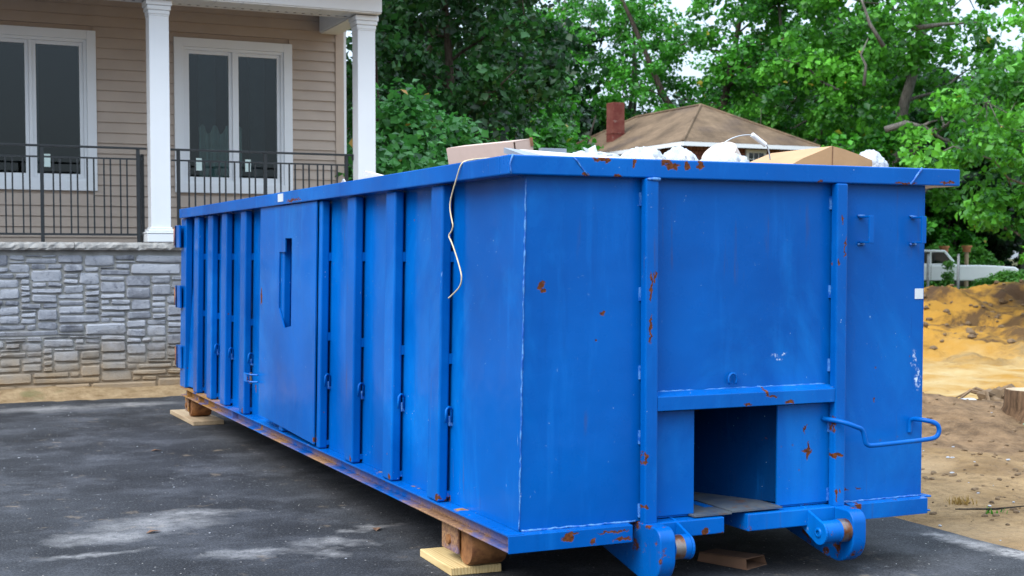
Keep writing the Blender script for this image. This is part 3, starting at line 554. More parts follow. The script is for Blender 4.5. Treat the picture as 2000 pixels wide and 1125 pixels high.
# big brown carton, creased along its crown
t = thing('cardboard_box', 'large brown carton with a creased crown beside the right-hand bag', 'cardboard box', (2.02, .62, 1.80))
prof = [(1.735, 1.955), (1.80, 1.987), (1.90, 2.024), (1.985, 2.056), (2.06, 2.042), (2.16, 2.016), (2.255, 1.985), (2.255, 1.80), (1.735, 1.80)]
build('carton_body', MB().prism(prof, 'y', .42, .95), M['carton'], t); build('tape_seam', MB().add([(1.984, .4185, 2.056), (1.990, .4185, 2.056), (1.986, .4185, 1.83), (1.979, .4185, 1.83)], [(0, 3, 2, 1)]), M['carton_edge'], t)
o = build('panel_board', MB().add([(.20, .20, 1.905), (.62, .20, 1.925), (.78, .50, 1.925), (.22, .55, 1.975), (.20, .20, 1.93), (.62, .20, 1.938), (.78, .50, 1.94), (.22, .55, 2.0)], [(0, 3, 2, 1), (4, 5, 6, 7), (0, 1, 5, 4), (1, 2, 6, 5), (2, 3, 7, 6), (3, 0, 4, 7)]), M['grey_board']); tag(o, 'grey ribbed panel lying across the near corner of the dumpster rim', 'panel')
o = build('foam_sheet', MB().add([(.40, .18, 1.92), (.95, .16, 1.925), (.95, .42, 1.945), (.30, .55, 1.985), (.40, .18, 1.93), (.95, .16, 1.935), (.95, .42, 1.955), (.30, .55, 1.995)], [(0, 3, 2, 1), (4, 5, 6, 7), (0, 1, 5, 4), (1, 2, 6, 5), (2, 3, 7, 6), (3, 0, 4, 7)]), M['foam']); tag(o, 'cream foam sheet on top of the grey panel at the rim', 'sheet')
o = build('panel_scrap', MB().box(.47, .60, .66, .70, 1.85, 2.015), M['grey_board']); tag(o, 'small dark panel scrap behind the pale pinkish carton', 'panel')
def bag(name, label, c, r, seed, peak=0, tail=None):
    n, k = 56, 36; vs = []; fs = []
    for i in range(k + 1):
        th = math.pi * i / k
        for j in range(n):
            ph = 2 * math.pi * j / n; d = Vector((math.sin(th) * math.cos(ph), math.sin(th) * math.sin(ph), math.cos(th)))
            q = d * 2.2 + Vector((seed * 3.1, seed, 0)); f = 1 + .16 * mnoise.noise(q) + .12 * abs(mnoise.noise(q * 2.3)) - .22 * abs(mnoise.noise(q * 3.7)) + .05 * abs(mnoise.noise(q * 9))
            f += peak * max(0, d.z) ** 8
            vs.append((c[0] + d.x * r[0] * f, c[1] + d.y * r[1] * f, c[2] + d.z * r[2] * f))
    for i in range(k):
        for j in range(n): fs.append((i * n + j, i * n + (j + 1) % n, (i + 1) * n + (j + 1) % n, (i + 1) * n + j))
    m = MB().add(vs, fs)
    if tail: m.add([tail[0], tail[1], tail[2], tail[3]], [(0, 1, 2, 3)])
    o = build(name, m, M['bag'], smooth=True); return tag(o, label, 'plastic bag', 'plastic bags on top of the rubbish')
bag('plastic_bag', 'flat white plastic bag with an upright corner beside the foam sheet', (.72, .66, 1.925), (.20, .22, .075), 1)
bag('plastic_bag', 'rounded white plastic bag in front of the red chimney', (.93, .52, 1.90), (.115, .2, .115), 2)
bag('plastic_bag', 'peaked white plastic bag in the middle of the front rim', (1.145, .55, 1.89), (.12, .2, .105), 3, .3)
bag('plastic_bag', 'low crumpled plastic bag in front of the white bucket', (1.33, .42, 1.90), (.13, .16, .10), 4)
bag('plastic_bag', 'knotted white plastic bag at the right end of the front rim', (2.285, .50, 1.93), (.08, .12, .105), 5, .12)
o = build('film_scrap', MB().add([(.66, .60, 2.02), (.70, .59, 1.965), (.745, .60, 1.97), (.735, .62, 2.035), (.70, .63, 2.015)], [(0, 1, 4), (1, 2, 3, 4)]), M['bag']); sm = o.modifiers.new('solid', 'SOLIDIFY'); sm.thickness = .004; tag(o, 'scrap of clear film sticking up from the flat white bag', 'film')
# bucket lying on its side
t = thing('plastic_bucket', 'dirty white plastic bucket tipped on its side with its wire handle up', 'bucket', (1.47, .62, 1.93))
ax = Vector((.55, .25, -.70)).normalized(); Mq = Matrix.Translation((1.405, .56, 2.0)) @ ax.to_track_quat('Z', 'Y').to_matrix().to_4x4()
build('bucket_body', MB().lathe([(.001, -.02), (.085, -.02), (.092, -.015), (.103, .13), (.106, .13), (.106, .14), (.104, .141), (.106, .165), (.110, .165), (.110, .175), (.107, .177), (.110, .215), (.114, .217), (.114, .232), (.106, .232), (.100, .14), (.088, 0), (.001, 0)], 40, Mq), M['bucket'], t, auto=40)
hp = smooth_path([(1.40, .56, 2.045), (1.455, .54, 2.085), (1.52, .53, 2.103), (1.58, .53, 2.105), (1.655, .53, 2.072), (1.675, .53, 2.035), (1.685, .53, 1.985)], 2)
build('wire_handle', MB().tube(hp, .0035, 6), M['handle_wire'], t, smooth=True); build('handle_grip', MB().tube([(1.575, .53, 2.107), (1.655, .53, 2.058)], .012, 12), M['white'], t, auto=40)
o = build('wire', MB().tube(smooth_path([(.30, .62, 1.96), (.10, .53, 1.945), (.015, .51, 1.932), (-.008, .52, 1.915), (-.010, .565, 1.85), (-.012, .628, 1.77), (-.012, .645, 1.72), (-.012, .615, 1.66), (-.012, .600, 1.635), (-.012, .625, 1.61), (-.014, .658, 1.593), (-.013, .62, 1.565), (-.013, .56, 1.50), (-.012, .51, 1.43), (-.012, .497, 1.40), (-.012, .51, 1.365), (-.012, .57, 1.335), (-.012, .66, 1.303)], 2), .0036, 6), M['wire'], smooth=True); tag(o, 'thin cream wire hanging over the near left rim', 'wire')
o = build('trim_stick', MB().box(.10, .13, 1.75, 2.25, 1.93, 1.95).xf(Matrix.Translation((0, 2, 1.94)) @ Matrix.Rotation(R(8), 4, 'X') @ Matrix.Translation((0, -2, -1.94))), M['foam']); tag(o, 'white trim strip poking over the long left rim', 'trim strip')
o = build('metal_offcut', MB().prism([(2.62, 1.91), (2.82, 1.91), (2.72, 1.965)], 'x', .12, .13), M['rock']); tag(o, 'small grey triangular offcut on the long left rim', 'offcut')
t = thing('flattened_carton', 'folded brown carton lying on the asphalt below the dumpster front', 'carton', (1.36, .33, .0))
m = MB(); Mr = Matrix.Translation((1.345, .33, 0)) @ Matrix.Rotation(R(22), 4, 'Z')
build('carton_top', MB().add([(-.075, -.13, .05), (.075, -.13, .045), (.07, .15, .035), (-.07, .15, .04), (-.075, -.13, .054), (.075, -.13, .049), (.07, .15, .039), (-.07, .15, .044)], [(0, 3, 2, 1), (4, 5, 6, 7), (0, 1, 5, 4), (1, 2, 6, 5), (2, 3, 7, 6), (3, 0, 4, 7)]).xf(Mr), M['carton_dark'], t)
for sx in (-1, 1): build('carton_side', MB().add([(sx * .075, -.13, .049), (sx * .085, -.14, .004), (sx * .08, .15, .004), (sx * .07, .15, .038)], [(0, 1, 2, 3)]).xf(Mr), M['carton_dark'], t)
build('carton_bottom', MB().box(-.085, .085, -.14, .15, .001, .005).xf(Mr), M['carton_dark'], t)

# ------------------------------------------------------------------ stone wall
SW = thing('stone_wall', 'grey-blue ashlar stone porch wall with mortar joints and a pale cap', 'wall', (.2, 10.05, 0))
WX0, WX1, WY = -2.3, 2.98, 9.955
build('mortar_bed', MB().box(-9, WX1, WY, 10.35, -.1, 1.565), M['mortar'], SW)
U = .0320; UX = .054; NXC = int((WX1 - WX0) / UX); NZC = 46; occ = np.zeros((NXC, NZC), bool); rnd = random.Random(11); rects = []
SIZES = [(5, 2), (7, 2), (4, 3), (6, 3), (8, 3), (5, 3), (7, 3), (9, 4), (6, 4), (8, 4), (5, 4), (11, 4), (12, 3), (4, 2), (3, 2), (6, 2), (5, 2), (4, 1), (6, 1), (7, 4), (10, 4), (6, 3), (8, 3), (7, 3)]
own = -np.ones((NXC, NZC), int)
for j in range(NZC):
    i = 0
    while i < NXC:
        if occ[i, j]: i += 1; continue
        run = 0
        while i + run < NXC and not occ[i + run, j]: run += 1
        for tr_ in range(14):
            w, h = rnd.choice(SIZES); w = min(w + rnd.choice((-1, 0, 0, 1)), run)
            if run - w < 3: w = run if run <= 12 else run // 2 + rnd.choice((-1, 0, 1))
            e = i + w
            if e >= NXC or j == 0 or own[e - 1, j - 1] == own[e, j - 1]: break          # break the joint over the course below
        h = min(h, NZC - j)
        if w < 4: h = min(h, 2)
        if rnd.random() < .5 and h > 2 and w > 6: h = 2
        while h > 1 and occ[i:i + w, j + h - 1].any(): h -= 1
        own[i:i + w, j:j + h] = len(rects); occ[i:i + w, j:j + h] = True; rects.append((i, j, w, h)); i += w
def stone(x0, x1, z0, z1, rd):
    j = lambda a: rd.uniform(-a, a); NX, NZ = (6 if x1 - x0 > .20 else 5), 5; g = .0075; x0 += g + abs(j(.006)); x1 -= g + abs(j(.006)); z0 += g + abs(j(.005)); z1 -= g + abs(j(.005))
    dep = rd.uniform(.012, .030); vs = []; tl = j(.008); tw = j(.010); tv = j(.010); fs = []; e = min(.013, (z1 - z0) * .2)
    for a in range(NX):
        for b2 in range(NZ):
            ea, eb = a in (0, NX - 1), b2 in (0, NZ - 1)
            px = (x0, x0 + e)[a] if a < 2 else (x1 - e, x1)[a - NX + 2] if a >= NX - 2 else x0 + e + (x1 - x0 - 2 * e) * (a - 1) / (NX - 3)
            pz = (z0, z0 + e)[b2] if b2 < 2 else (z1 - e, z1)[b2 - NZ + 2] if b2 >= NZ - 2 else z0 + e + (z1 - z0 - 2 * e) * (b2 - 1) / (NZ - 3)
            u, v = (px - x0) / (x1 - x0), (pz - z0) / (z1 - z0); q = .004
            if ea and eb: px += (.5 - u) * .028; pz += (.5 - v) * .020
            y = WY - (dep * rd.uniform(.45, .75) if (ea or eb) else dep * rd.uniform(.85, 1.2) + tw * (u - .5) + tv * (v - .5)); vs.append((px + j(q), y, pz + j(q) + tl * (u - .5)))
    n0 = len(vs); rim = [a * NZ for a in range(NX)] + [(NX - 1) * NZ + b2 for b2 in range(1, NZ)] + [a * NZ + NZ - 1 for a in range(NX - 2, -1, -1)] + [b2 for b2 in range(NZ - 2, 0, -1)]
    vs += [(vs[i][0], WY + .01, vs[i][2]) for i in rim]; k = len(rim)
    for a in range(NX - 1):
        for b2 in range(NZ - 1): fs.append((a * NZ + b2, (a + 1) * NZ + b2, (a + 1) * NZ + b2 + 1, a * NZ + b2 + 1))
    for i in range(k): fs.append((rim[i], n0 + i, n0 + (i + 1) % k, rim[(i + 1) % k]))
    return MB().add(vs, fs)
rest = MB(); cnt = 0
for (i, j, w, h) in rects:
    x0, z0 = WX0 + i * UX, .045 + j * U; mb = stone(x0, x0 + w * UX, z0, z0 + h * U, rnd)
    if x0 < 1.2 and cnt < 298: build('stone', mb, M['stone'], SW, auto=28); cnt += 1
    else: rest.add(mb.v, mb.f)
tag(build('stone_remainder', rest, M['stone'], SW, auto=50), kind='stuff')
def capstone(x0, x1, rd):
    nx = max(4, int((x1 - x0) / .045)); vs = []; rows = [(9.985, 1.566), (9.885, 1.566), (9.872, 1.590), (9.876, 1.622), (9.893, 1.648), (10.34, 1.652)]
    for a in range(nx + 1):
        x = x0 + .003 + (x1 - x0 - .006) * a / nx
        for k, (y, z) in enumerate(rows):
            r2 = .010 if 1 <= k <= 4 else 0; vs.append((x, y + rd.uniform(-r2, r2), z + rd.uniform(-r2, r2) * (.5 if k in (2, 3) else .25)))
    n = len(rows); fs = [(a * n + k, a * n + k + 1, (a + 1) * n + k + 1, (a + 1) * n + k) for a in range(nx) for k in range(n - 1)] + [tuple(range(n)), tuple(nx * n + k for k in range(n))[::-1]]
    return MB().add(vs, fs)
for x0, x1 in ((-9, -2.9), (-2.9, -.62), (-.62, 1.55), (1.55, 3.03)): build('cap_stone', capstone(x0, x1, rnd), M['cap'], SW)

# ------------------------------------------------------------------ house with porch
H = thing('house', 'new beige clapboard house with white porch columns and tall twin windows', 'house', (0, 12, 0))
SY = 11.5; ZF, ZC = 1.60, 4.62
WINS = [(-1.62, -.165, 2.268, 4.137), (.740, 2.190, 2.270, 4.130)]
build('porch_floor', MB().box(-9, 2.98, 10.36, 11.7, 1.45, 1.60), M['cap'], H)
CO = .1235; k = 0; z = ZF
while z < ZC:
    z1 = z + CO; iv = [(-8.0, 2.755)]
    for (a, b2, c, d) in WINS:
        if z1 > c + .02 and z < d - .02:
            nv = []
            for (p, q) in iv:
                if a > p and b2 < q: nv += [(p, a + .03), (b2 - .03, q)]
                else: nv.append((p, q))
            iv = nv
    for (p, q) in iv:
        m = MB().prism([(SY - .026, z), (SY - .022, z + .004), (SY - .004, z + CO + .010), (SY + .012, z + CO + .010), (SY + .012, z)], 'x', p, q)
        build('siding_board', m, M['siding'], H)
    z += CO
# wall core behind the boards with window openings
xs = [-8, WINS[0][0] + .06, WINS[0][1] - .06, WINS[1][0] + .06, WINS[1][1] - .06, 2.80]
m = MB()
for a, b2 in ((0, 1), (2, 3), (4, 5)): m.box(xs[a], xs[b2], SY + .013, SY + .16, 1.40, 4.64)
for a, b2 in ((1, 2), (3, 4)): m.box(xs[a] + .001, xs[b2] - .001, SY + .013, SY + .16, 1.40, 2.33); m.box(xs[a] + .001, xs[b2] - .001, SY + .013, SY + .16, 4.075, 4.64)
build('wall_core', m, M['siding_trim'], H)
build('corner_post', MB().box(2.752, 2.862, SY - .03, SY + .10, 1.58, 4.64), M['siding_trim'], H, bevel=.004); build('corner_trim', MB().box(2.863, 2.895, SY - .022, SY + .12, 1.58, 4.64), M['white'], H)
build('side_wall', MB().box(2.79, 2.862, SY + .161, 19, -.1, 7.2), M['siding'], H)
build('foundation', MB().box(-9, 2.97, 10.36, 11.6, -.1, 1.449), M['mortar'], H)
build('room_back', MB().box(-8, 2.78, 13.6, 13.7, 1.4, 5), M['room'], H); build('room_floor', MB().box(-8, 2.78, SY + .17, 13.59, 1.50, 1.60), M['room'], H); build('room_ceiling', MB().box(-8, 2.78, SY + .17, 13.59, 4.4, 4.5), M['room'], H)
for x0, w in ((-1.35, .2), (-.78, .16), (1.45, .22), (2.15, .20), (2.55, .15), (-.05, .2), (.95, .12), (-2.2, .2)): build('wall_board', MB().box(x0, x0 + w, 13.50, 13.59, 1.61, 4.39), M['room_strip'], H)
m = MB(); n = 24
for i in range(n): m.add([(1.20 + .55 * i / n, 12.3 + .03 * math.sin(i * 1.7), 1.61), (1.20 + .55 * (i + 1) / n, 12.3 + .03 * math.sin((i + 1) * 1.7), 1.61), (1.20 + .55 * (i + 1) / n, 12.3 + .03 * math.sin((i + 1) * 1.7), 3.12 + .06 * math.sin(i * .9 + .9)), (1.20 + .55 * i / n, 12.3 + .03 * math.sin(i * 1.7), 3.12 + .06 * math.sin(i * .9))], [(0, 1, 2, 3)])
build('plastic_sheet', m, M['curtain'], H)
def frame(m, x0, x1, z0, z1, w, y0, y1, wb=None):
    wb = wb or w; m.box(x0, x0 + w, y0, y1, z0, z1); m.box(x1 - w, x1, y0, y1, z0, z1); m.box(x0 + w, x1 - w, y0, y1, z0, z0 + wb); m.box(x0 + w, x1 - w, y0, y1, z1 - w, z1); return m
for wi, (a, b2, c, d) in enumerate(WINS):
    W = build('window', frame(MB(), a, b2, c, d, .105, SY - .045, SY + .02, .115), M['white'], H, bevel=.003)
    build('inner_frame', frame(MB(), a + .106, b2 - .106, c + .116, d - .106, .035, SY - .022, SY + .09), M['white'], W)
    mid = (a + b2) / 2; lo, hi = c + .152, d - .142
    build('mullion', MB().box(mid - .018, mid + .018, SY - .020, SY + .09, lo, hi), M['white'], W)
    for p, q in ((a + .142, mid - .019), (mid + .019, b2 - .142)):
        build('sash', frame(MB(), p, q, lo, hi, .042, SY + .0, SY + .05), M['white'], W, bevel=.003)
        build('pane', MB().box(p + .035, q - .035, SY + .022, SY + .027, lo + .035, hi - .035), M['glass'], W)
        build('window_label', MB().box(p + .12, p + .19, SY + .017, SY + .020, lo + .12, lo + .27), M['paper'], W)
# columns
for x0 in (.195, 2.552):
    y0 = 9.94; w = .212; S = build('column', MB().box(x0, x0 + w, y0, y0 + w, 1.652, 4.275), M['white'], H, bevel=.006)
    m = MB()
    for e, z0, z1 in ((.006, 4.10, 4.12), (.010, 4.1205, 4.165), (.022, 4.1655, 4.215), (.034, 4.2155, 4.274)): m.box(x0 - e, x0 + w + e, y0 - e, y0 + w + e, z0, z1)
    build('capital', m, M['white'], S, bevel=.010)
    m = MB()
    for e, z0, z1 in ((.050, 1.653, 1.745), (.056, 1.7455, 1.765), (.034, 1.7655, 1.795), (.014, 1.7955, 1.815)): m.box(x0 - e, x0 + w + e, y0 - e, y0 + w + e, z0, z1)
    build('column_base', m, M['white'], S, bevel=.008)
# porch beams, vented soffit strips, ceiling, roof
build('porch_beam', MB().box(-9, 2.80, 9.80, 10.17, 4.30, 4.60), M['white'], H, bevel=.004); build('porch_beam', MB().box(2.545, 2.80, 10.171, 11.47, 4.30, 4.60), M['white'], H, bevel=.004)
x = -3.0
while x < 2.78: build('soffit_panel', MB().box(x, min(x + .296, 2.797), 9.812, 10.15, 4.284, 4.2995), M['soffit'], H, bevel=.002); x += .30
build('soffit_trim', MB().box(-9, 2.54, 10.151, 10.175, 4.272, 4.2995), M['soffit'], H)
m = MB(); x = -2.95
while x < 2.5: m.box(x, x + .03, 10.128, 10.148, 4.2815, 4.2835); x += .10
build('vent_slots', m, M['slot'], H)
build('soffit_panel', MB().box(2.56, 2.785, 10.2, 11.45, 4.284, 4.2995), M['soffit'], H)
build('porch_ceiling', MB().box(-9, 2.54, 10.175, 11.48, 4.585, 4.60), M['soffit'], H)
build('roof_soffit', MB().box(-9, 2.985, 9.30, 10.9, 4.602, 4.64).box(2.80, 2.985, 10.905, 19.3, 4.44, 4.48), M['soffit'], H)
build('roof', MB().add([(-9, 9.25, 4.62), (3.02, 9.25, 4.62), (3.02, 11.45, 5.3), (-9, 11.45, 5.3), (-9, 9.25, 4.72), (3.02, 9.25, 4.72), (3.02, 11.45, 5.4), (-9, 11.45, 5.4)], [(0, 3, 2, 1), (4, 5, 6, 7), (0, 1, 5, 4), (1, 2, 6, 5), (2, 3, 7, 6), (3, 0, 4, 7)]), M['shingle'], H)
build('upper_wall', MB().box(-8, 2.788, SY, SY + .2, 4.65, 7.2), M['siding'], H); build('main_roof', MB().prism([(11.0, 7.2), (20, 7.2), (15.5, 10)], 'x', -8.5, 3.2), M['shingle'], H)

# ------------------------------------------------------------------ railings
def railing(label, x0, x1, posts, first_pair, npairs):
    t = thing('porch_railing', label, 'railing', ((x0 + x1) / 2, 10.13, 1.65), 'black metal railings on the porch'); y = 10.13
    build('hand_rail', MB().box(x0, x1, y - .024, y + .024, 2.668, 2.690), M['black_metal'], t, bevel=.003)
    build('upper_bar', MB().box(x0 + .03, x1 - .05, y - .010, y + .010, 2.552, 2.570), M['black_metal'], t); build('lower_bar', MB().box(x0 + .03, x1 - .05, y - .012, y + .012, 1.725, 1.748), M['black_metal'], t)
    for p in posts: build('post', MB().box(p - .018, p + .018, y - .018, y + .018, 1.652, 2.667), M['black_metal'], t)
    for p in npairs:
        for dx in (-.0345, .0345): build('baluster', MB().box(p + dx - .008, p + dx + .008, y - .008, y + .008, 1.747, 2.553), M['black_metal'], t)
    return t
def X_at(px, Y=10.13):
    d0 = _w[0] + (px - 1000) / F_PX * _r[0]; d1 = _w[1] + (px - 1000) / F_PX * _r[1]; return CAM[0] + d0 / d1 * (Y - CAM[1])
pl = [X_at(x) for x in (14.6 - 64.6, 21, 55, 114, 148, 180, 212.5, 244.5)]; pl = [pl[1] - .40, pl[1] - .20] + pl[1:] + []
railing('black metal railing left of the near white column', -2.3, .185, [-1.98, X_at(85.3), X_at(272.5)], 0, pl)
prs = [X_at(330 + v / 5.263) for v in (250, 408, 562.5, 717.5, 867.5, 1128, 1276, 1418.5, 1565, 1707)]
t = railing('black metal railing between the two white columns', .42, 2.55, [X_at(350.9), X_at(520), X_at(677.7)], 0, prs)
build('end_bracket', MB().box(2.535, 2.549, 10.11, 10.15, 2.62, 2.667), M['black_metal'], t)
t = thing('porch_railing', 'black return railing end behind the left white column', 'railing', (.14, 10.3, 1.65), 'black metal railings on the porch')
build('hand_rail', MB().box(.13, .165, 10.19, 10.42, 2.60, 2.622), M['black_metal'], t); build('lower_bar', MB().box(.138, .158, 10.19, 10.42, 1.725, 1.748), M['black_metal'], t)
for y in (10.21, 10.40): build('post', MB().box(.13, .166, y - .018, y + .018, 1.605, 2.599), M['black_metal'], t)
for i in range(2): build('baluster', MB().box(.140, .156, 10.26 + i * .06, 10.276 + i * .06, 1.747, 2.599), M['black_metal'], t)

# ------------------------------------------------------------------ brown roofed cottage
K = thing('cottage', 'old red shingled cottage with a brown hip roof beyond the dumpster', 'cottage', (27.1, 44, 0))
X0, X1, YF, YB, ZE = 24.05, 30.2, 38.0, 50.5, 5.72; XM = (X0 + X1) / 2; YA, YR, ZA = 41.7, 46.9, 7.55
m = MB(); v = [(X0, YF, ZE), (X1, YF, ZE), (X1, YB, ZE), (X0, YB, ZE), (XM, YA, ZA), (XM, YR, ZA)]
build('roof', MB().add(v + [(a, b2, c - .09) for a, b2, c in v[:4]], [(0, 1, 4), (1, 2, 5, 4), (2, 3, 5), (3, 0, 4, 5), (0, 3, 9, 6), (0, 6, 7, 1), (1, 7, 8, 2), (2, 8, 9, 3), (6, 9, 8, 7)]), M['shingle'], K)
for a, b2 in (((X0, YF, ZE), (XM, YA, ZA)), ((X1, YF, ZE), (XM, YA, ZA)), ((XM, YA, ZA), (XM, YR, ZA)), ((X0, YB, ZE), (XM, YR, ZA))): build('ridge_cap', MB().tube([a, b2], .07, 6), M['shingle'], K)
build('fascia', MB().box(X0, X1, YF - .03, YF - .002, ZE - .16, ZE - .01).box(X0 - .03, X0 - .002, YF, YB, ZE - .16, ZE - .01), M['white'], K)
WX = X0 + .5; build('wall', MB().box(WX, X1 - .5, YF + .5, YB - .5, 0, ZE - .1), M['red_wall'], K)
for xw, zw in ((27.1, 4.35), (25.4, 1.2), (27.6, 1.2)):
    w = build('window', frame(MB(), xw, xw + .92, zw, zw + 1.2, .12, YF + .42, YF + .52), M['white'], K)
    build('pane', MB().box(xw + .1, xw + .82, YF + .47, YF + .49, zw + .1, zw + 1.1), M['dark_glass'], w)
    m = MB()
    for i in (1, 2): m.box(xw + .12 + i * .227 - .012, xw + .12 + i * .227 + .012, YF + .445, YF + .468, zw + .12, zw + 1.08)
    for i in (1, 2, 3): m.box(xw + .12, xw + .80, YF + .44, YF + .444, zw + .12 + i * .24 - .012, zw + .12 + i * .24 + .012)
    build('muntin', m, M['white'], w)
build('vent_pipe', MB().tube([(24.55, 47.8, 5.9), (24.55, 47.8, 6.55)], .09, 10), M['black_metal'], K); build('roof_lump', MB().add([(26.5, 49.3, 6.3), (27.2, 48.3, 6.6), (26.9, 48.9, 7.05), (26.3, 48.7, 6.95)], [(0, 1, 2), (0, 2, 3), (1, 3, 2), (0, 3, 1)]), M['shingle'], K)
CH = build('chimney', MB().box(25.0, 25.56, 45.12, 45.70, 5.9, 7.92), M['chimney'], K, bevel=.02); build('chimney_band', MB().box(24.98, 25.58, 45.10, 45.72, 6.62, 6.66), M['chimney'], CH); build('flashing', MB().box(24.96, 25.60, 45.08, 45.74, 6.02, 6.25), M['rock'], CH)

# ------------------------------------------------------------------ vegetation
def leaves(centers, spread, n_each, size, rd, flat=.65, up=.5, tint_shift=None):
    C0 = np.repeat(centers, n_each, axis=0); N = len(C0); sp = np.repeat(spread, n_each)[:, None]
    off = rd.normal(0, 1, (N, 3)); off /= np.maximum(1, np.linalg.norm(off, axis=1, keepdims=True) / 1.7); off[:, 2] *= flat; c = C0 + off * sp * .55
    nrm = rd.normal(0, .6, (N, 3)); nrm[:, 2] += up; nrm += off * .35; nrm /= np.linalg.norm(nrm, axis=1, keepdims=True) + 1e-6
    tg = np.cross(nrm, rd.normal(0, 1, (N, 3))); tg /= np.linalg.norm(tg, axis=1, keepdims=True) + 1e-6; bt = np.cross(nrm, tg); L = (size * rd.uniform(.4, 1.45, N))[:, None]
    v = np.stack([c - tg * L * .5, c + bt * L * .38 + nrm * L * .10, c + tg * L * .55 - nrm * L * .08, c - bt * L * .38 + nrm * L * .10], 1).reshape(-1, 3)
    a = np.arange(N) * 4; q = np.concatenate([np.stack([a, a + 1, a + 2], 1), np.stack([a, a + 2, a + 3], 1)])
    ti = np.clip(rd.normal(.45, .22, N) + (np.repeat(tint_shift, n_each) if tint_shift is not None else 0), 0, .96); ti = np.where(rd.random(N) > .994, 1.0, ti); return v, q, np.repeat(ti, 4)
def tree(name, label, px, depth, height, spread, crown0, leafsize, nclump, nleaf, leaf, barkm='bark', r=.16, lean=(0, 0), seed=0, group='trees behind the dumpster', limbs=9, extra=None, clump=.75, base=None):
    rd = np.random.default_rng(seed + 100); bx, by = base if base else spot(px, depth)
    bz = float(ground_h(np.array([bx]), np.array([by]))[0]); t = thing(name, label, 'tree', (bx, by, bz), group)
    top = Vector((bx + lean[0], by + lean[1], bz + height * .93)); b0 = Vector((bx, by, bz - .1)); tr = MB(); n = 9
    path = [b0.lerp(top, i / (n - 1)) + Vector((rd.normal(0, .10) if 0 < i else 0, rd.normal(0, .10) if 0 < i else 0, 0)) for i in range(n)]
    tr.tube(path, [r * (1.25 if i == 0 else 1) * (1 - .86 * i / (n - 1)) for i in range(n)], 8); cl = []
    for k in range(limbs):
        f = crown0 * .8 + (1 - crown0 * .8) * (k + .5) / limbs * .92; i = min(n - 2, int(f * (n - 1))); p0 = path[i].lerp(path[i + 1], f * (n - 1) - i)
        a = k * 2.4 + rd.uniform(-.5, .5); ln = spread * (1.05 - .55 * abs(f - .55)) * rd.uniform(.75, 1.1); dv = Vector((math.cos(a), math.sin(a), rd.uniform(.15, .6))); P = [p0]; 
        for s2 in range(1, 6): P.append(p0 + dv * ln * s2 / 5 + Vector((rd.normal(0, .10), rd.normal(0, .10), rd.normal(0, .08) + .05 * s2 * s2 * .12)) * s2 * .5)
        r0 = r * .42 * (1.05 - f); tr.tube(P, [r0 * (1 - .85 * s2 / 5) + .006 for s2 in range(6)], 6)
        for s2 in (2, 3, 4, 5):
            for _ in range(2):
                q = P[s2] + Vector(rd.normal(0, spread * .16, 3)); cl.append(q)
                if rd.random() < .6: tr.tube([P[s2], P[s2].lerp(q, .5) + Vector(rd.normal(0, .06, 3)), q], [r0 * .4 + .004, r0 * .22 + .004, .004], 5, False)
    if extra:
        for P, r0 in extra: tr.tube([Vector(p) + Vector((bx, by, bz)) for p in P], [r0 * (1 - .75 * i / (len(P) - 1)) for i in range(len(P))], 7)
    while len(cl) < nclump:
        d = rd.normal(0, 1, 3); d /= np.linalg.norm(d); rad = rd.uniform(.35, 1) ** .6; zc = bz + height * (crown0 + 1.02) / 2
        q = Vector((bx + lean[0] * .55 + d[0] * spread * rad, by + lean[1] * .55 + d[1] * spread * rad, zc + d[2] * height * (1.02 - crown0) / 2 * rad)); cl.append(q)
    c = np.array([tuple(q) for q in cl]); ti = rd.normal(0, .26, len(c))
    v, q, tv = leaves(c, np.full(len(c), clump) * rd.uniform(.6, 1.35, len(c)), nleaf, leafsize, rd, tint_shift=ti); v = v - np.array([bx, by, bz])
    build('trunk', tr, M[barkm], t, smooth=True); link_mesh('crown', np_mesh('crown', v, q, tv), M[leaf], t); return t
def shrub(name, label, px, depth, height, spread, leafsize, nclump, nleaf, leaf, seed, group='shrubs along the wood edge', base=None, cat='shrub', cs=.55):
    rd = np.random.default_rng(seed + 500); bx, by = base if base else spot(px, depth); bz = float(ground_h(np.array([bx]), np.array([by]))[0]); t = thing(name, label, cat, (bx, by, bz), group); st = MB(); cl = []
    for k in range(nclump):
        a = rd.uniform(0, 2 * math.pi); f = rd.uniform(.1, 1); rr = spread * math.sqrt(rd.random()) * math.sqrt(max(.05, 1 - f * f * .85)); q = Vector((bx + math.cos(a) * rr, by + math.sin(a) * rr, bz + height * f)); cl.append(q)
        if k % 3 == 0: st.tube([(bx + rd.normal(0, .1), by + rd.normal(0, .1), bz - .05), (bx + math.cos(a) * rr * .5, by + math.sin(a) * rr * .5, bz + height * f * .6), q], [.03, .02, .005], 5, False)
    c = np.array([tuple(q) for q in cl]); v, q, tv = leaves(c, np.full(len(c), cs) * rd.uniform(.6, 1.3, len(c)), nleaf, leafsize, rd, up=.8, tint_shift=rd.normal(0, .24, len(c))); v -= np.array([bx, by, bz])
    build('stem', st, M['bark'], t, smooth=True); link_mesh('foliage', np_mesh('foliage', v, q, tv), M[leaf], t); return t
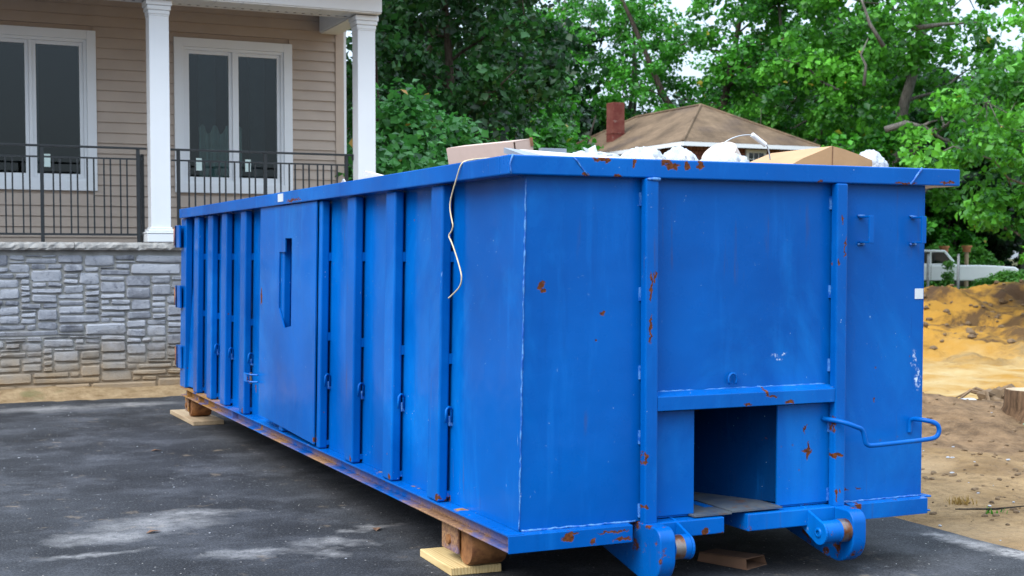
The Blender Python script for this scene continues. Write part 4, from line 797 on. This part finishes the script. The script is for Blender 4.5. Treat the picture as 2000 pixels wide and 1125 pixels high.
# dark maples right of the porch
tree('maple_tree', 'dark green maple with a straight trunk just right of the porch column', 868, 26, 10.5, 1.75, .34, .15, 120, 110, 'leaf_dark', r=.15, seed=1, limbs=14, clump=.55)
tree('maple_tree', 'slender dark maple close behind the straight trunked one', 848, 29, 9.5, 1.5, .42, .16, 80, 90, 'leaf_dark', r=.14, seed=2, clump=.55)
tree('maple_tree', 'dark maple whose lower crown shows between porch column and siding', 700, 33, 6.4, 1.8, .15, .18, 110, 90, 'leaf_dark', r=.13, seed=3)
tree('maple_tree', 'deep green maple over the pale pinkish carton', 962, 34, 11.5, 1.9, .18, .17, 130, 110, 'leaf_dark', r=.15, seed=4, limbs=12, clump=.6)
tree('leaning_tree', 'bare leaning trunk against the sky beside the porch roof', 765, 24, 7.0, .8, .62, .14, 26, 50, 'leaf_dark', r=.075, lean=(-.55, .2), seed=5, limbs=4, clump=.4)
# feathery light trees in the middle
tree('locust_tree', 'feathery light green tree with bare upper twigs left of the chimney', 1100, 66, 15, 3.6, .16, .2, 150, 105, 'leaf_mid', 'bark_grey', .16, seed=6, limbs=14, clump=.65, extra=[([(0, 0, 6), (.2, -.1, 8), (-.2, 0, 11), (.1, .1, 14)], .10), ([(0, 0, 7), (-.8, .3, 9.8), (-1.3, .4, 13)], .08), ([(.1, 0, 7.4), (1.0, -.3, 10.2), (1.3, -.5, 13.5)], .07)])
tree('locust_tree', 'feathery light green tree directly behind the red chimney', 1232, 68, 16, 3.8, .18, .2, 150, 105, 'leaf_mid', 'bark_grey', .18, seed=7, limbs=14, clump=.65, extra=[([(0, 0, 7), (.3, .0, 10), (.1, 0, 13), (.2, .1, 16)], .10)])
tree('locust_tree', 'light green tree with a forked dark trunk behind the roof apex', 1350, 64, 17, 4.2, .24, .22, 150, 100, 'leaf_mid', r=.36, lean=(2.6, -1.2), seed=8, limbs=14, clump=.75, extra=[([(.3, 0, 6.5), (-1.2, .6, 9), (-2.6, 1.2, 12.5), (-3.6, 1.8, 15)], .2)])
tree('locust_tree', 'low spreading light green tree with crossing dark limbs before the chimney', 1050, 38, 6.6, 1.5, .12, .16, 90, 90, 'leaf_mid', r=.12, seed=9, limbs=10, clump=.5, extra=[([(.2, 0, 1.6), (.6, -.3, 3.0), (.1, 0, 4.4), (-.3, .2, 6.2)], .10), ([(.2, 0, 2.6), (.9, -.4, 3.4), (1.5, -.6, 5.4)], .08)])
# big bright tree right of the cottage
def pr(px, py, depth, bx, by): # offset of a limb point
    X, Y = spot(px, depth); return (X - bx, Y - by, CAM[2] + depth * (501 - py) / F_PX)
bx, by = spot(1708, 57); L_ = lambda px, py, d=53: pr(px, py, d, bx, by)
tree('plane_tree', 'big bright green tree with a thick grey trunk right of the cottage roof', 1708, 57, 17, 5.0, .24, .27, 190, 120, 'leaf_bright', 'bark_grey', .40, lean=(2.2, -.9), seed=10, limbs=13, clump=.85,
     extra=[([L_(1725, 255), L_(1765, 242), L_(1800, 250), L_(1835, 272), L_(1860, 282)], .14), ([L_(1795, 250), L_(1812, 240), L_(1830, 236)], .08), ([L_(1720, 95, 51), L_(1692, 50, 51), L_(1682, 20, 51), L_(1670, -10, 51)], .09), ([L_(1683, 170, 51), L_(1686, 130, 51), L_(1676, 110, 51), L_(1690, 78, 51)], .07), ([L_(1775, 60), L_(1830, 52), L_(1900, 48)], .12)])
tree('plane_tree', 'bright green tree whose boughs hang over the cottage roof', 1520, 63, 16, 4.0, .22, .26, 150, 110, 'leaf_bright', 'bark_grey', .25, seed=11, limbs=13, clump=.85)
tree('plane_tree', 'bright leafy tree reaching over the right end of the dumpster rim', 2110, 42, 9.5, 4.4, .22, .22, 130, 110, 'leaf_bright', 'bark_grey', .2, seed=12, limbs=14, clump=.65)
tree('plane_tree', 'bright green tree cut by the right edge of the photo', 2180, 50, 14, 4.2, .28, .24, 110, 100, 'leaf_bright', 'bark_grey', .2, seed=13)
# dark wood behind the white truck
DARK = [(1860, 70, 'dark tree behind the parked white pickup cab'), (1906, 72, 'dark tree with a bare straight trunk above the white pickup bed'), (1946, 74, 'dark tree with a slanting trunk right of the pickup'), (1995, 76, 'dark tree at the right edge behind the green weeds')]
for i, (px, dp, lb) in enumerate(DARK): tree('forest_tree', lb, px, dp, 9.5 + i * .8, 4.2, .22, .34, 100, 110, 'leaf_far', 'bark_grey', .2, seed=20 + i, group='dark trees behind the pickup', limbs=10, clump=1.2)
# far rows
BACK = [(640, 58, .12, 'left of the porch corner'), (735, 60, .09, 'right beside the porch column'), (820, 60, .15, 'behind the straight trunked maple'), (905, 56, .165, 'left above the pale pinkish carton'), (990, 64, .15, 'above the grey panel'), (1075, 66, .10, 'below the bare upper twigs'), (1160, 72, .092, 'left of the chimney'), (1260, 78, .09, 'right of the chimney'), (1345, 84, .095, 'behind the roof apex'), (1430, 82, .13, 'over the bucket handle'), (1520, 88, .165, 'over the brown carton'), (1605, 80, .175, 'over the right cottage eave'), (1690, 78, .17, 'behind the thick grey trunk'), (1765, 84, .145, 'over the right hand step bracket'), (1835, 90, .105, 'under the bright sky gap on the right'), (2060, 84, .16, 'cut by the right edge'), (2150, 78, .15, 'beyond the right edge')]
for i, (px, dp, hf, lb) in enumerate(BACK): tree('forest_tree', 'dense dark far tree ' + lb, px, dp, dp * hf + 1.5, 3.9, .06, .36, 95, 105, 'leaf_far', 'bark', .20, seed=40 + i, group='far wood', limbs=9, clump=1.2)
# shrubs and saplings
shrub('maple_sapling', 'leafy light green maple sapling against the right porch column', 790, 19.5, 3.7, .62, .13, 60, 90, 'leaf_bush', 1)
shrub('maple_sapling', 'leafy maple sapling with bright tips left of the pale pinkish carton', 872, 21, 3.5, .65, .13, 60, 90, 'leaf_bush', 2)
shrub('maple_sapling', 'low leafy sapling directly behind the white trim strip', 738, 18, 2.9, .7, .13, 50, 90, 'leaf_bush', 3)
SHR = [(935, 27, 'dark shrub behind the pale pinkish carton', 'leaf_dark', 3.6), (1000, 30, 'mid green shrub behind the grey panel', 'leaf_mid', 4.0), (1068, 36, 'mid green shrub behind the flat white bag', 'leaf_mid', 4.8), (1120, 66, 'mid green shrub left of the cottage roof edge', 'leaf_mid', 7.0), (820, 30, 'dark shrub behind the two leafy saplings', 'leaf_dark', 4.4), (1680, 55, 'mid green shrub against the right cottage eave', 'leaf_mid', 6.5), (1600, 66, 'dark shrub behind the right cottage roof slope', 'leaf_dark', 8.5), (1745, 70, 'mid green shrub over the right dumpster bracket', 'leaf_mid', 6.0), (1440, 68, 'dark shrub behind the cottage roof apex', 'leaf_dark', 9.5), (1270, 66, 'dark shrub right behind the chimney', 'leaf_dark', 8.0), (1190, 67, 'mid green shrub filling the gap beside the chimney', 'leaf_mid', 7.5)]
for i, (px, dp, lb, lf, hh) in enumerate(SHR): shrub('wood_edge_shrub', lb, px, dp, hh, dp * .045, .13 + dp * .002, 70, 100, lf, 20 + i)
shrub('hanging_bush', 'green bush below the right end of the dumpster rim', 1850, 68, 6.5, 1.7, .24, 50, 90, 'leaf_mid', 40)

# ------------------------------------------------------------------ pickup behind the pit
TX, TY = spot(1860, 60); T = thing('pickup_truck', 'white pickup truck parked behind the sand pit, half hidden by weeds', 'pickup truck', (TX, TY, 0)); T.rotation_euler.z = -R(33)
def tp(name, mb, mat, parent=None, **k):
    me = bpy.data.meshes.new(name); me.from_pydata(mb.v, [], mb.f); return link_mesh(name, me, mat, parent or T, **k)
prof = [(-2.7, .45), (2.55, .45), (2.65, .6), (2.62, .92), (2.45, 1.05), (1.3, 1.12), (-.55, 1.12), (-2.65, 1.12), (-2.72, 1.05)]
body = tp('body', MB().prism(prof, 'y', -.95, .95), M['car_white'], bevel=.05, seg=3)
cab = tp('cab', MB().prism([(.1, 1.10), (-.45, 1.78), (-1.65, 1.80), (-1.82, 1.10)], 'y', -.85, .85), M['car_white'], bevel=.05, seg=3)
for y in (-.856, .846): tp('side_window', MB().prism([(-.12, 1.2), (-.50, 1.68), (-1.02, 1.70), (-1.02, 1.2)], 'y', y, y + .01).prism([(-1.10, 1.2), (-1.10, 1.70), (-1.56, 1.70), (-1.68, 1.2)], 'y', y, y + .01), M['dark_glass'], cab)
for x in (1.72, -1.75):
    for y in (-.97, .75):
        w = tp('wheel', MB().lathe([(.20, 0), (.36, 0), (.38, .03), (.38, .19), (.36, .22), (.20, .22)], 28, Matrix.Translation((x, y, .38)) @ Matrix.Rotation(-math.pi / 2, 4, 'X')), M['tyre'], auto=35); tp('rim', MB().lathe([(.001, .03), (.2, .01), (.2, .2), (.001, .2)], 24, Matrix.Translation((x, y, .38)) @ Matrix.Rotation(-math.pi / 2, 4, 'X')), M['chrome'], w, auto=35)
tp('bumper', MB().box(2.60, 2.78, -.9, .9, .45, .66), M['bumper'], bevel=.03); tp('tail_lamp', MB().box(-2.74, -2.70, -.93, -.8, .8, 1.05), M['red_light']); tp('head_lamp', MB().box(2.55, 2.64, -.93, -.65, .74, .9), M['glass'])
tp('door_line', MB().box(.13, .145, -.955, -.951, .5, 1.12).box(-1.06, -1.045, -.955, -.951, .5, 1.12), M['slot'])
# wire fence posts and weeds in front of it
for px, lb in ((1812, 'grey fence post by the dumpster edge in front of the pickup'), (1871, 'pale fence post in front of the pickup middle')):
    X, Y = spot(px, 56); o = build('fence_post', MB().tube([(X, Y, -.1), (X, Y, 1.55)], [.06, .05], 8).tube([(X, Y, 1.55), (X, Y, 1.60)], [.065, .03], 8), M['rock'], smooth=True); tag(o, lb, 'fence post', 'fence posts before the pickup')
for i, (px, dp, hh, sp, nc, lb) in enumerate([(1852, 57.5, 1.2, .12, 9, 'vine climbing the fence in front of the pickup cab'), (1965, 57, .75, .75, 40, 'green weed clump hiding the pickup bonnet'), (1930, 57.5, .45, .6, 30, 'low weed clump under the pickup door'), (2005, 57, .8, .9, 40, 'tall green weeds right of the pickup'), (1812, 57, .3, .2, 6, 'weed clump by the dumpster edge'), (1905, 66, 1.95, 1.3, 50, 'green hedge showing above the pickup bed'), (1835, 66, 2.0, 1.1, 45, 'green hedge showing above the pickup cab')]): shrub('weed_clump', lb, px, dp, hh, sp, .12, nc, 80, 'grass', 60 + i, 'weeds round the pickup', cat='weeds', cs=.3)
for px, z, lb in ((1843, 1.78, 'terracotta pot top left above the pickup'), (1887, 1.80, 'terracotta pot top right above the pickup')):
    X, Y = spot(px, 62.5); o = build('terracotta_pot', MB().lathe([(.001, 0), (.16, 0), (.20, .22), (.24, .22), (.24, .30), (.19, .30), (.15, .05)], 20, Matrix.Translation((X, Y, z - .1))), M['terracotta'], auto=35); tag(o, lb, 'pot', 'pots beyond the pickup')
    s2 = build('pot_stand', MB().tube([(X, Y, 0), (X, Y, z - .1)], .09, 8), M['old_wood']); tag(s2, lb.replace('terracotta pot top', 'wooden stand below the pot at the'), 'stand', 'stands beyond the pickup')

# ------------------------------------------------------------------ digging site
def lump(c, r, seed, n=10, k=7, amp=.35):
    vs = []; fs = []
    for i in range(k + 1):
        th = math.pi * i / k
        for j in range(n):
            ph = 2 * math.pi * j / n; d = Vector((math.sin(th) * math.cos(ph), math.sin(th) * math.sin(ph), math.cos(th))); f = 1 + amp * mnoise.noise(d * 1.6 + Vector((seed * 1.7, seed, 3))) + amp * .5 * mnoise.noise(d * 4 + Vector((seed, 0, 0)))
            vs.append((c[0] + d.x * r[0] * f, c[1] + d.y * r[1] * f, c[2] + d.z * r[2] * f))
    for i in range(k):
        for j in range(n): fs.append((i * n + j, (i + 1) * n + j, (i + 1) * n + (j + 1) % n, i * n + (j + 1) % n))
    return MB().add(vs, fs)
def gh(x, y): return float(ground_h(np.array([x]), np.array([y]))[0])
ST = thing('tree_stump', 'thick sawn tree stump standing in the bare dirt at the right edge', 'stump', (6.40, 3.40, gh(6.40, 3.40)))
bz = gh(6.40, 3.40) - .07; prof = [(.31, -.05), (.265, .05), (.235, .13), (.228, .27), (.222, .275)]; m = MB(); seg = 28
for r0, z0 in prof:
    for k in range(seg): a = 2 * math.pi * k / seg; rr = r0 * (1 + .06 * math.sin(3 * a + 1) + .035 * math.sin(9 * a) + (.10 * max(0, math.sin(4 * a)) if z0 < .06 else 0)); m.v.append((6.40 + rr * math.cos(a), 3.40 + rr * math.sin(a), bz + z0))
m.f = [(i * seg + k, i * seg + (k + 1) % seg, (i + 1) * seg + (k + 1) % seg, (i + 1) * seg + k) for i in range(len(prof) - 1) for k in range(seg)]
build('bark', m, M['bark_brown'], ST, auto=50); top = m.v[-seg:]; build('cut_face', MB().add([(6.40, 3.40, bz + .279)] + [(x, y, z) for x, y, z in top], [(0, 1 + k, 1 + (k + 1) % seg) for k in range(seg)]), M['cut'], ST)
build('split_wood', MB().add([(6.17, 3.30, bz + .0), (6.23, 3.20, bz), (6.23, 3.22, bz + .14), (6.19, 3.28, bz + .10), (6.27, 3.30, bz + .02)], [(0, 1, 2, 3), (1, 4, 2), (0, 3, 4), (2, 4, 3)]), wood('split_wood', (.45, .22, .07), (.30, .12, .04)), ST)
X, Y = spot(1890, 12.4); o = build('concrete_slab', lump((X, Y, gh(X, Y) + .0), (.24, .13, .05), 3, amp=.5), M['rock'], auto=30); tag(o, 'broken grey concrete slab on the dirt ridge left of the stump', 'slab')
X, Y = spot(1955, 13.4); m = lump((X, Y, gh(X, Y) + .03), (.30, .2, .12), 8, 16, 12, .7)
for k in range(7): a = k * .9; m.tube([(X, Y, gh(X, Y) + .08), (X + .3 * math.cos(a), Y + .25 * math.sin(a), gh(X, Y) + .16), (X + .52 * math.cos(a + .3), Y + .42 * math.sin(a + .3), gh(X, Y) + .05)], [.03, .02, .006], 5)
o = build('root_clump', m, M['clod'], auto=30); tag(o, 'dark clump of earth and roots on the ridge behind the stump', 'root clump')
m = MB()
for k in range(460):
    s = rnd.uniform(7.5, 14.2) if rnd.random() < .62 else rnd.uniform(38, 51); px = rnd.uniform(1720, 2080); X, Y = spot(px, s)
    if X < 3.1: continue
    rr = rnd.uniform(.006, .026) * (.8 if s < 20 else rnd.uniform(2, 6)); q = lump((X, Y, gh(X, Y) + rr * .2), (rr * rnd.uniform(.8, 1.8), rr, rr * .7), k, 6, 4, .4); m.add(q.v, q.f)
tag(build('dirt_clods', m, M['clod']), 'brown clods and small stones scattered over the bare dirt', 'clods', kind='stuff')
m = MB()
for k in range(45):
    s = rnd.uniform(7.0, 13.5); X, Y = spot(rnd.uniform(1720, 2080), s)
    if X < 2.9: continue
    rr = rnd.uniform(.004, .012); q = lump((X, Y, gh(X, Y) + rr * .4), (rr * rnd.uniform(1, 2), rr, rr * .6), k + 900, 6, 4, .4); m.add(q.v, q.f)
tag(build('pale_pebbles', m, M['rock']), 'pale pebbles and chips scattered over the bare dirt', 'pebbles', kind='stuff')
m = MB()                                                             # grit on the driveway
for k in range(150):
    X, Y = rnd.uniform(-2.6, 2.7), rnd.uniform(-.6, 9.3)
    if -.1 < X < 2.3 and Y > 0: continue
    rr = rnd.uniform(.0015, .0055); q = lump((X, Y, rr * .3), (rr * rnd.uniform(1, 1.8), rr, rr * .6), k + 300, 6, 4, .4); m.add(q.v, q.f)
tag(build('driveway_grit', m, M['rock']), 'small pale chips scattered over the asphalt', 'grit', kind='stuff')
for (X, Y, rz, lb) in ((-1.106, 2.242, 20, 'small curled dead leaf lying in the pale dust streak'), (.02, 1.82, 70, 'curled dead leaf on the asphalt by the dumpster rail'), (-.55, 5.4, 10, 'dead leaf in the middle of the driveway')):
    o = build('dead_leaf', MB().add([(-.05, 0, .003), (-.015, -.025, .016), (.045, -.005, .004), (-.01, .025, .014), (0, 0, .006)], [(0, 1, 4), (1, 2, 4), (2, 3, 4), (3, 0, 4)]), M['carton_dark']); o.location = (X, Y, .003); o.rotation_euler.z = R(rz); tag(o, lb, 'leaf', 'dead leaves on the driveway')
def tuft(name, label, X, Y, n, h, mat, seed, cat='grass tuft', w=.006, spread=.05):
    rd = np.random.default_rng(seed); bz = gh(X, Y); m = []; q = []
    for k in range(n):
        a = rd.uniform(0, 6.28); b0 = np.array([X + rd.normal(0, spread), Y + rd.normal(0, spread), bz - .005]); d = np.array([math.cos(a), math.sin(a), 0]) * h * rd.uniform(.1, .6); tpn = b0 + d + [0, 0, h * rd.uniform(.5, 1)]; s2 = np.array([-math.sin(a), math.cos(a), 0]) * w
        i = len(m); m += [b0 - s2, b0 + s2, (b0 + tpn) / 2 + s2 * .7 + [0, 0, h * .1], tpn]; q += [(i, i + 1, i + 2), (i, i + 2, i + 3)]
    v = np.array(m) - [X, Y, bz]; o = link_mesh(name, np_mesh(name, v, np.array(q), rd.uniform(0, .9, len(v))), M[mat], None, (X, Y, bz)); return tag(o, label, cat, 'weeds on the bare dirt')
tag(tuft('dry_grass_tuft', 'dry straw coloured grass tuft right of the dumpster corner', 3.50, 1.12, 70, .07, 'straw', 1, w=.003, spread=.035), kind='stuff')
tuft('green_weed', 'small green weed sprouting in the bare dirt', 3.43, .78, 12, .05, 'grass', 2, 'weed', .008, .03)
tuft('green_weed', 'green sprout at the foot of the sawn stump', 6.16, 3.12, 18, .08, 'grass', 3, 'weed', .016, .05)
tuft('green_weed', 'tiny green sprout close behind the bottom rail end', 3.05, 1.35, 10, .05, 'grass', 4, 'weed', .012, .05)
X, Y = spot(1950, 7.9); o = build('fallen_twig', MB().tube([(X - .25, Y + .05, gh(X, Y) + .03), (X, Y, gh(X, Y) + .02), (X + .22, Y - .04, gh(X, Y) + .03)], [.004, .007, .003], 6), M['bark']); tag(o, 'thin twig lying on the dirt near the asphalt edge', 'twig')
# grass fringe beyond the pit
rd = np.random.default_rng(5); N = 9000; px = rd.uniform(1700, 2150, N); dp = rd.uniform(52, 64, N); kx = (px - 1000) / F_PX; X = CAM[0] + dp * (_w[0] + kx * _r[0]); Y = CAM[1] + dp * (_w[1] + kx * _r[1]); Z = ground_h(X, Y); h = rd.uniform(.06, .22, N) * (.4 + fbm(X * .5, Y * .5, 3, 6)); a = rd.uniform(0, 6.28, N)
b0 = np.stack([X, Y, Z - .02], 1); s2 = np.stack([-np.sin(a), np.cos(a), a * 0], 1) * .03; tpv = b0 + np.stack([np.cos(a) * h * .4, np.sin(a) * h * .4, h], 1); v = np.stack([b0 - s2, b0 + s2, tpv], 1).reshape(-1, 3); q = np.arange(N * 3).reshape(-1, 3)
tag(link_mesh('grass_fringe', np_mesh('grass_fringe', v, q, np.repeat(rd.uniform(0, .9, N), 3)), M['grass']), 'strip of green grass along the far edge of the pit', 'grass', kind='stuff')
